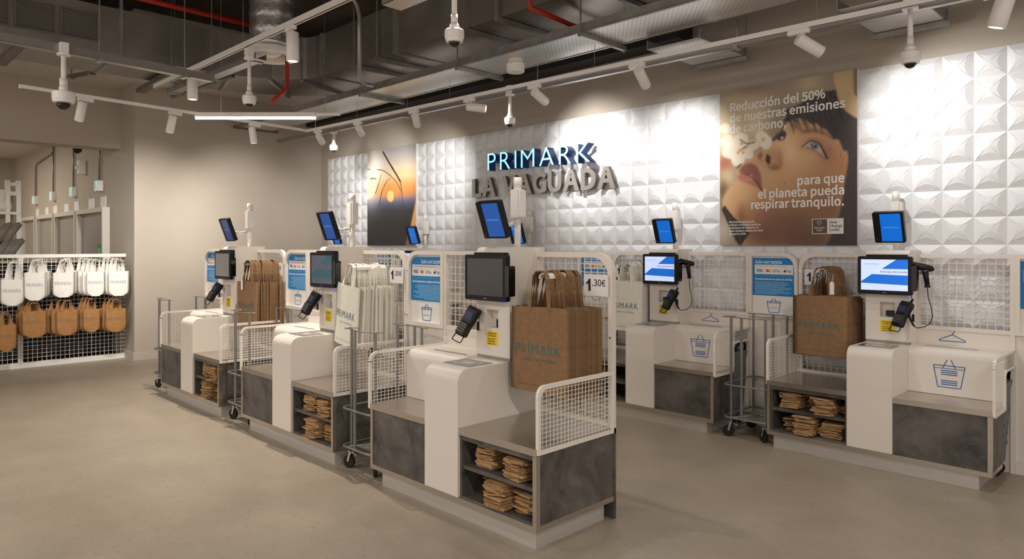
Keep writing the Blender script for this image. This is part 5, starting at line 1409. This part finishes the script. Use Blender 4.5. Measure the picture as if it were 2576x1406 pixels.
for k, (px, tx, ty, en, cn, lab) in enumerate((
        (800, 880, 500, 62, 84, 'first spotlight at the corner end of the wall track'), (900, 965, 450, 72, 78, 'second spotlight from the corner, turned to the sunset picture'), (1041, 1085, 480, 90, 80, 'third spotlight from the corner, right of the sunset picture'),
        (1180, 1500, 430, 62, 84, 'fourth spotlight from the corner, turned almost level'), (1344, 1500, 385, 80, 80, 'fifth spotlight from the corner, above the lit sign end'), (1602, 1715, 420, 80, 82, 'sixth spotlight from the corner, left of the portrait poster'), (2009, 2440, 370, 88, 96, 'seventh spotlight, tilted to the wall right of the portrait poster'))):
    base = on_track(TR0, TR1, px); tgt = W(tx, ty)
    d = ((tgt if k != 3 else W(1640, 330)) - (base + Vector((0, 0, -.12)))).normalized()
    spot(lab, base, d, AL, energy=en, target=tgt, cone=cn)
for px, tx, ty, en, lab in ((215, 190, 700, 210, 'spotlight over the bag rack on the left track'), (441, 368, 585, 300, 'spotlight on the left track lighting the plain wall'), (641, 590, 560, 210, 'spotlight on the left track under the tube lamp')):
    base = on_track(TL0, TR0, px); tgt = PX(tx, ty, LX if px > 300 else GX)
    vis = (PX(px + (-8 if px < 500 else 8), 380, base.x - .1) - base); d = Vector((-.25 if px < 500 else -.05, -.12 if px < 500 else .16, -.95))
    spot(lab, base, d, ALL, energy=en, target=tgt, cone=70, color=(1, .95, .88))
for px, lab in ((481, 'white cylinder downlight at the left end of the upper track'), (731, 'white cylinder downlight before the foil hose')):
    base = on_track(UA, UB, px)
    spot(lab, base, (0, 0, -1), (1, 0, 0), drop=.10, r=.054, ln=.25, energy=258, group='white cylinder downlights', cone=112, color=(1, .91, .80))
spot('white cylinder spotlight cut by the top right corner', PD(2512, -22, 4.1), (-.30, .05, -.95), (1, 0, 0), drop=.03, r=.05, ln=.22, energy=40, group='white cylinder downlights', cone=80)

# tube lamp
p = PD(491, 294, 8.2); q = PD(795, 295, 8.2); e = PD(857, 290, 8.25)
t = thing('tube_lamp', 'glowing white linear tube lamp hanging before the plain wall', 'lamp', p)
d = (q - p); Ln = d.length; t.rotation_euler = (0, 0, math.atan2(d.y, d.x))
b = MB(); b.box(0, Ln, -.022, .022, .0, .05); b.box(Ln, Ln + .28, -.014, .014, .015, .045); b.build('housing', M_lamp, t)
b = MB(); b.tube([(.005, 0, -.012), (Ln - .005, 0, -.012)], .017, 12); b.build('diffuser_tube', M_led, t)
b = MB(); b.cyl((.3, 0, .05), (.3, 0, 4.9 - p.z), .003, 5); b.cyl((Ln + .1, 0, .04), (Ln + .1, 0, 4.9 - p.z), .003, 5); b.build('hanger_wire', M_galv, t)

# ------------------------------------------------------------------ cameras and detector
def dome(label, c, top, k=1., big=False):
    t = thing('dome_camera', label, 'camera', c, 0, 'pendant dome cameras')
    r = .058 * k
    b = MB()
    if big: b.lathe([(.03, .11), (.034, .085), (.034, .066), (.074, .062), (.083, .054), (.083, .002), (.074, -.028), (.06, -.03)], n=28)
    else: b.lathe([(.018 * k, .085 * k), (.03 * k, .062 * k), (.03 * k, .046 * k), (.048 * k, .042 * k), (r, .032 * k), (r, -.006 * k), (r * .93, -.012 * k), (r * .84, -.034 * k), (r * .6, -.036 * k)], n=24)
    b.build('housing', M_lamp, t)
    b = MB(); b.sphere((0, 0, -.03 if big else -.028 * k), .056 if big else .036 * k, 18, half=-1); b.build('dome', M_dome, t)
    h = top - c.z; b = MB(); b.cyl((0, 0, .07 * k), (0, 0, h), .017 if not big else .019, 12); b.cyl((0, 0, .07 * k), (0, 0, .13 * k), .021 if not big else .03, 12)
    b.lathe([(.05, h - .012), (.05, h), (.02, h + .005)], n=16); b.box(-.035, .035, -.03, .03, h, h + .09); b.build('pendant_pole', M_lamp, t)
dome('large dome camera hanging at the upper left', PD(160, 250, 5.7), 3.15, 1.3, True)
dome('dome camera on a pole above the tube lamp', PD(627, 252, 6.75), 3.40, 1.12)
dome('dome camera hanging at the top centre before the silver duct', PD(1143, 92, 4.33), 4.2, 1.05)
dome('dome camera at the room corner over the wall checkout row', PD(840, 372, 9.9), 3.19)
dome('dome camera above the lit sign', PD(1283, 305, 7.4), 3.19)
dome('dome camera above the wall right of the portrait poster', PD(2290, 146, 4.7), 3.187, 1.1)
q = PZ(1297, 180, 3.28); t = thing('smoke_detector', 'round white detector under the perforated tray', 'detector', q)
b = MB(); b.lathe([(.078, -.01), (.086, 0), (.088, .07), (.08, .075)], n=24); b.build('body', M_lamp, t); b = MB(); b.lathe([(.07, .075), (.07, .12)], n=20); b.build('base_plate', M_white2, t)
b = MB(); b.bar((-.3, 0, .105), (.0, 0, .105), .02) if False else b.box(-.02, .02, -.02, .02, .119, .122); b.build('mount', M_galv, t)
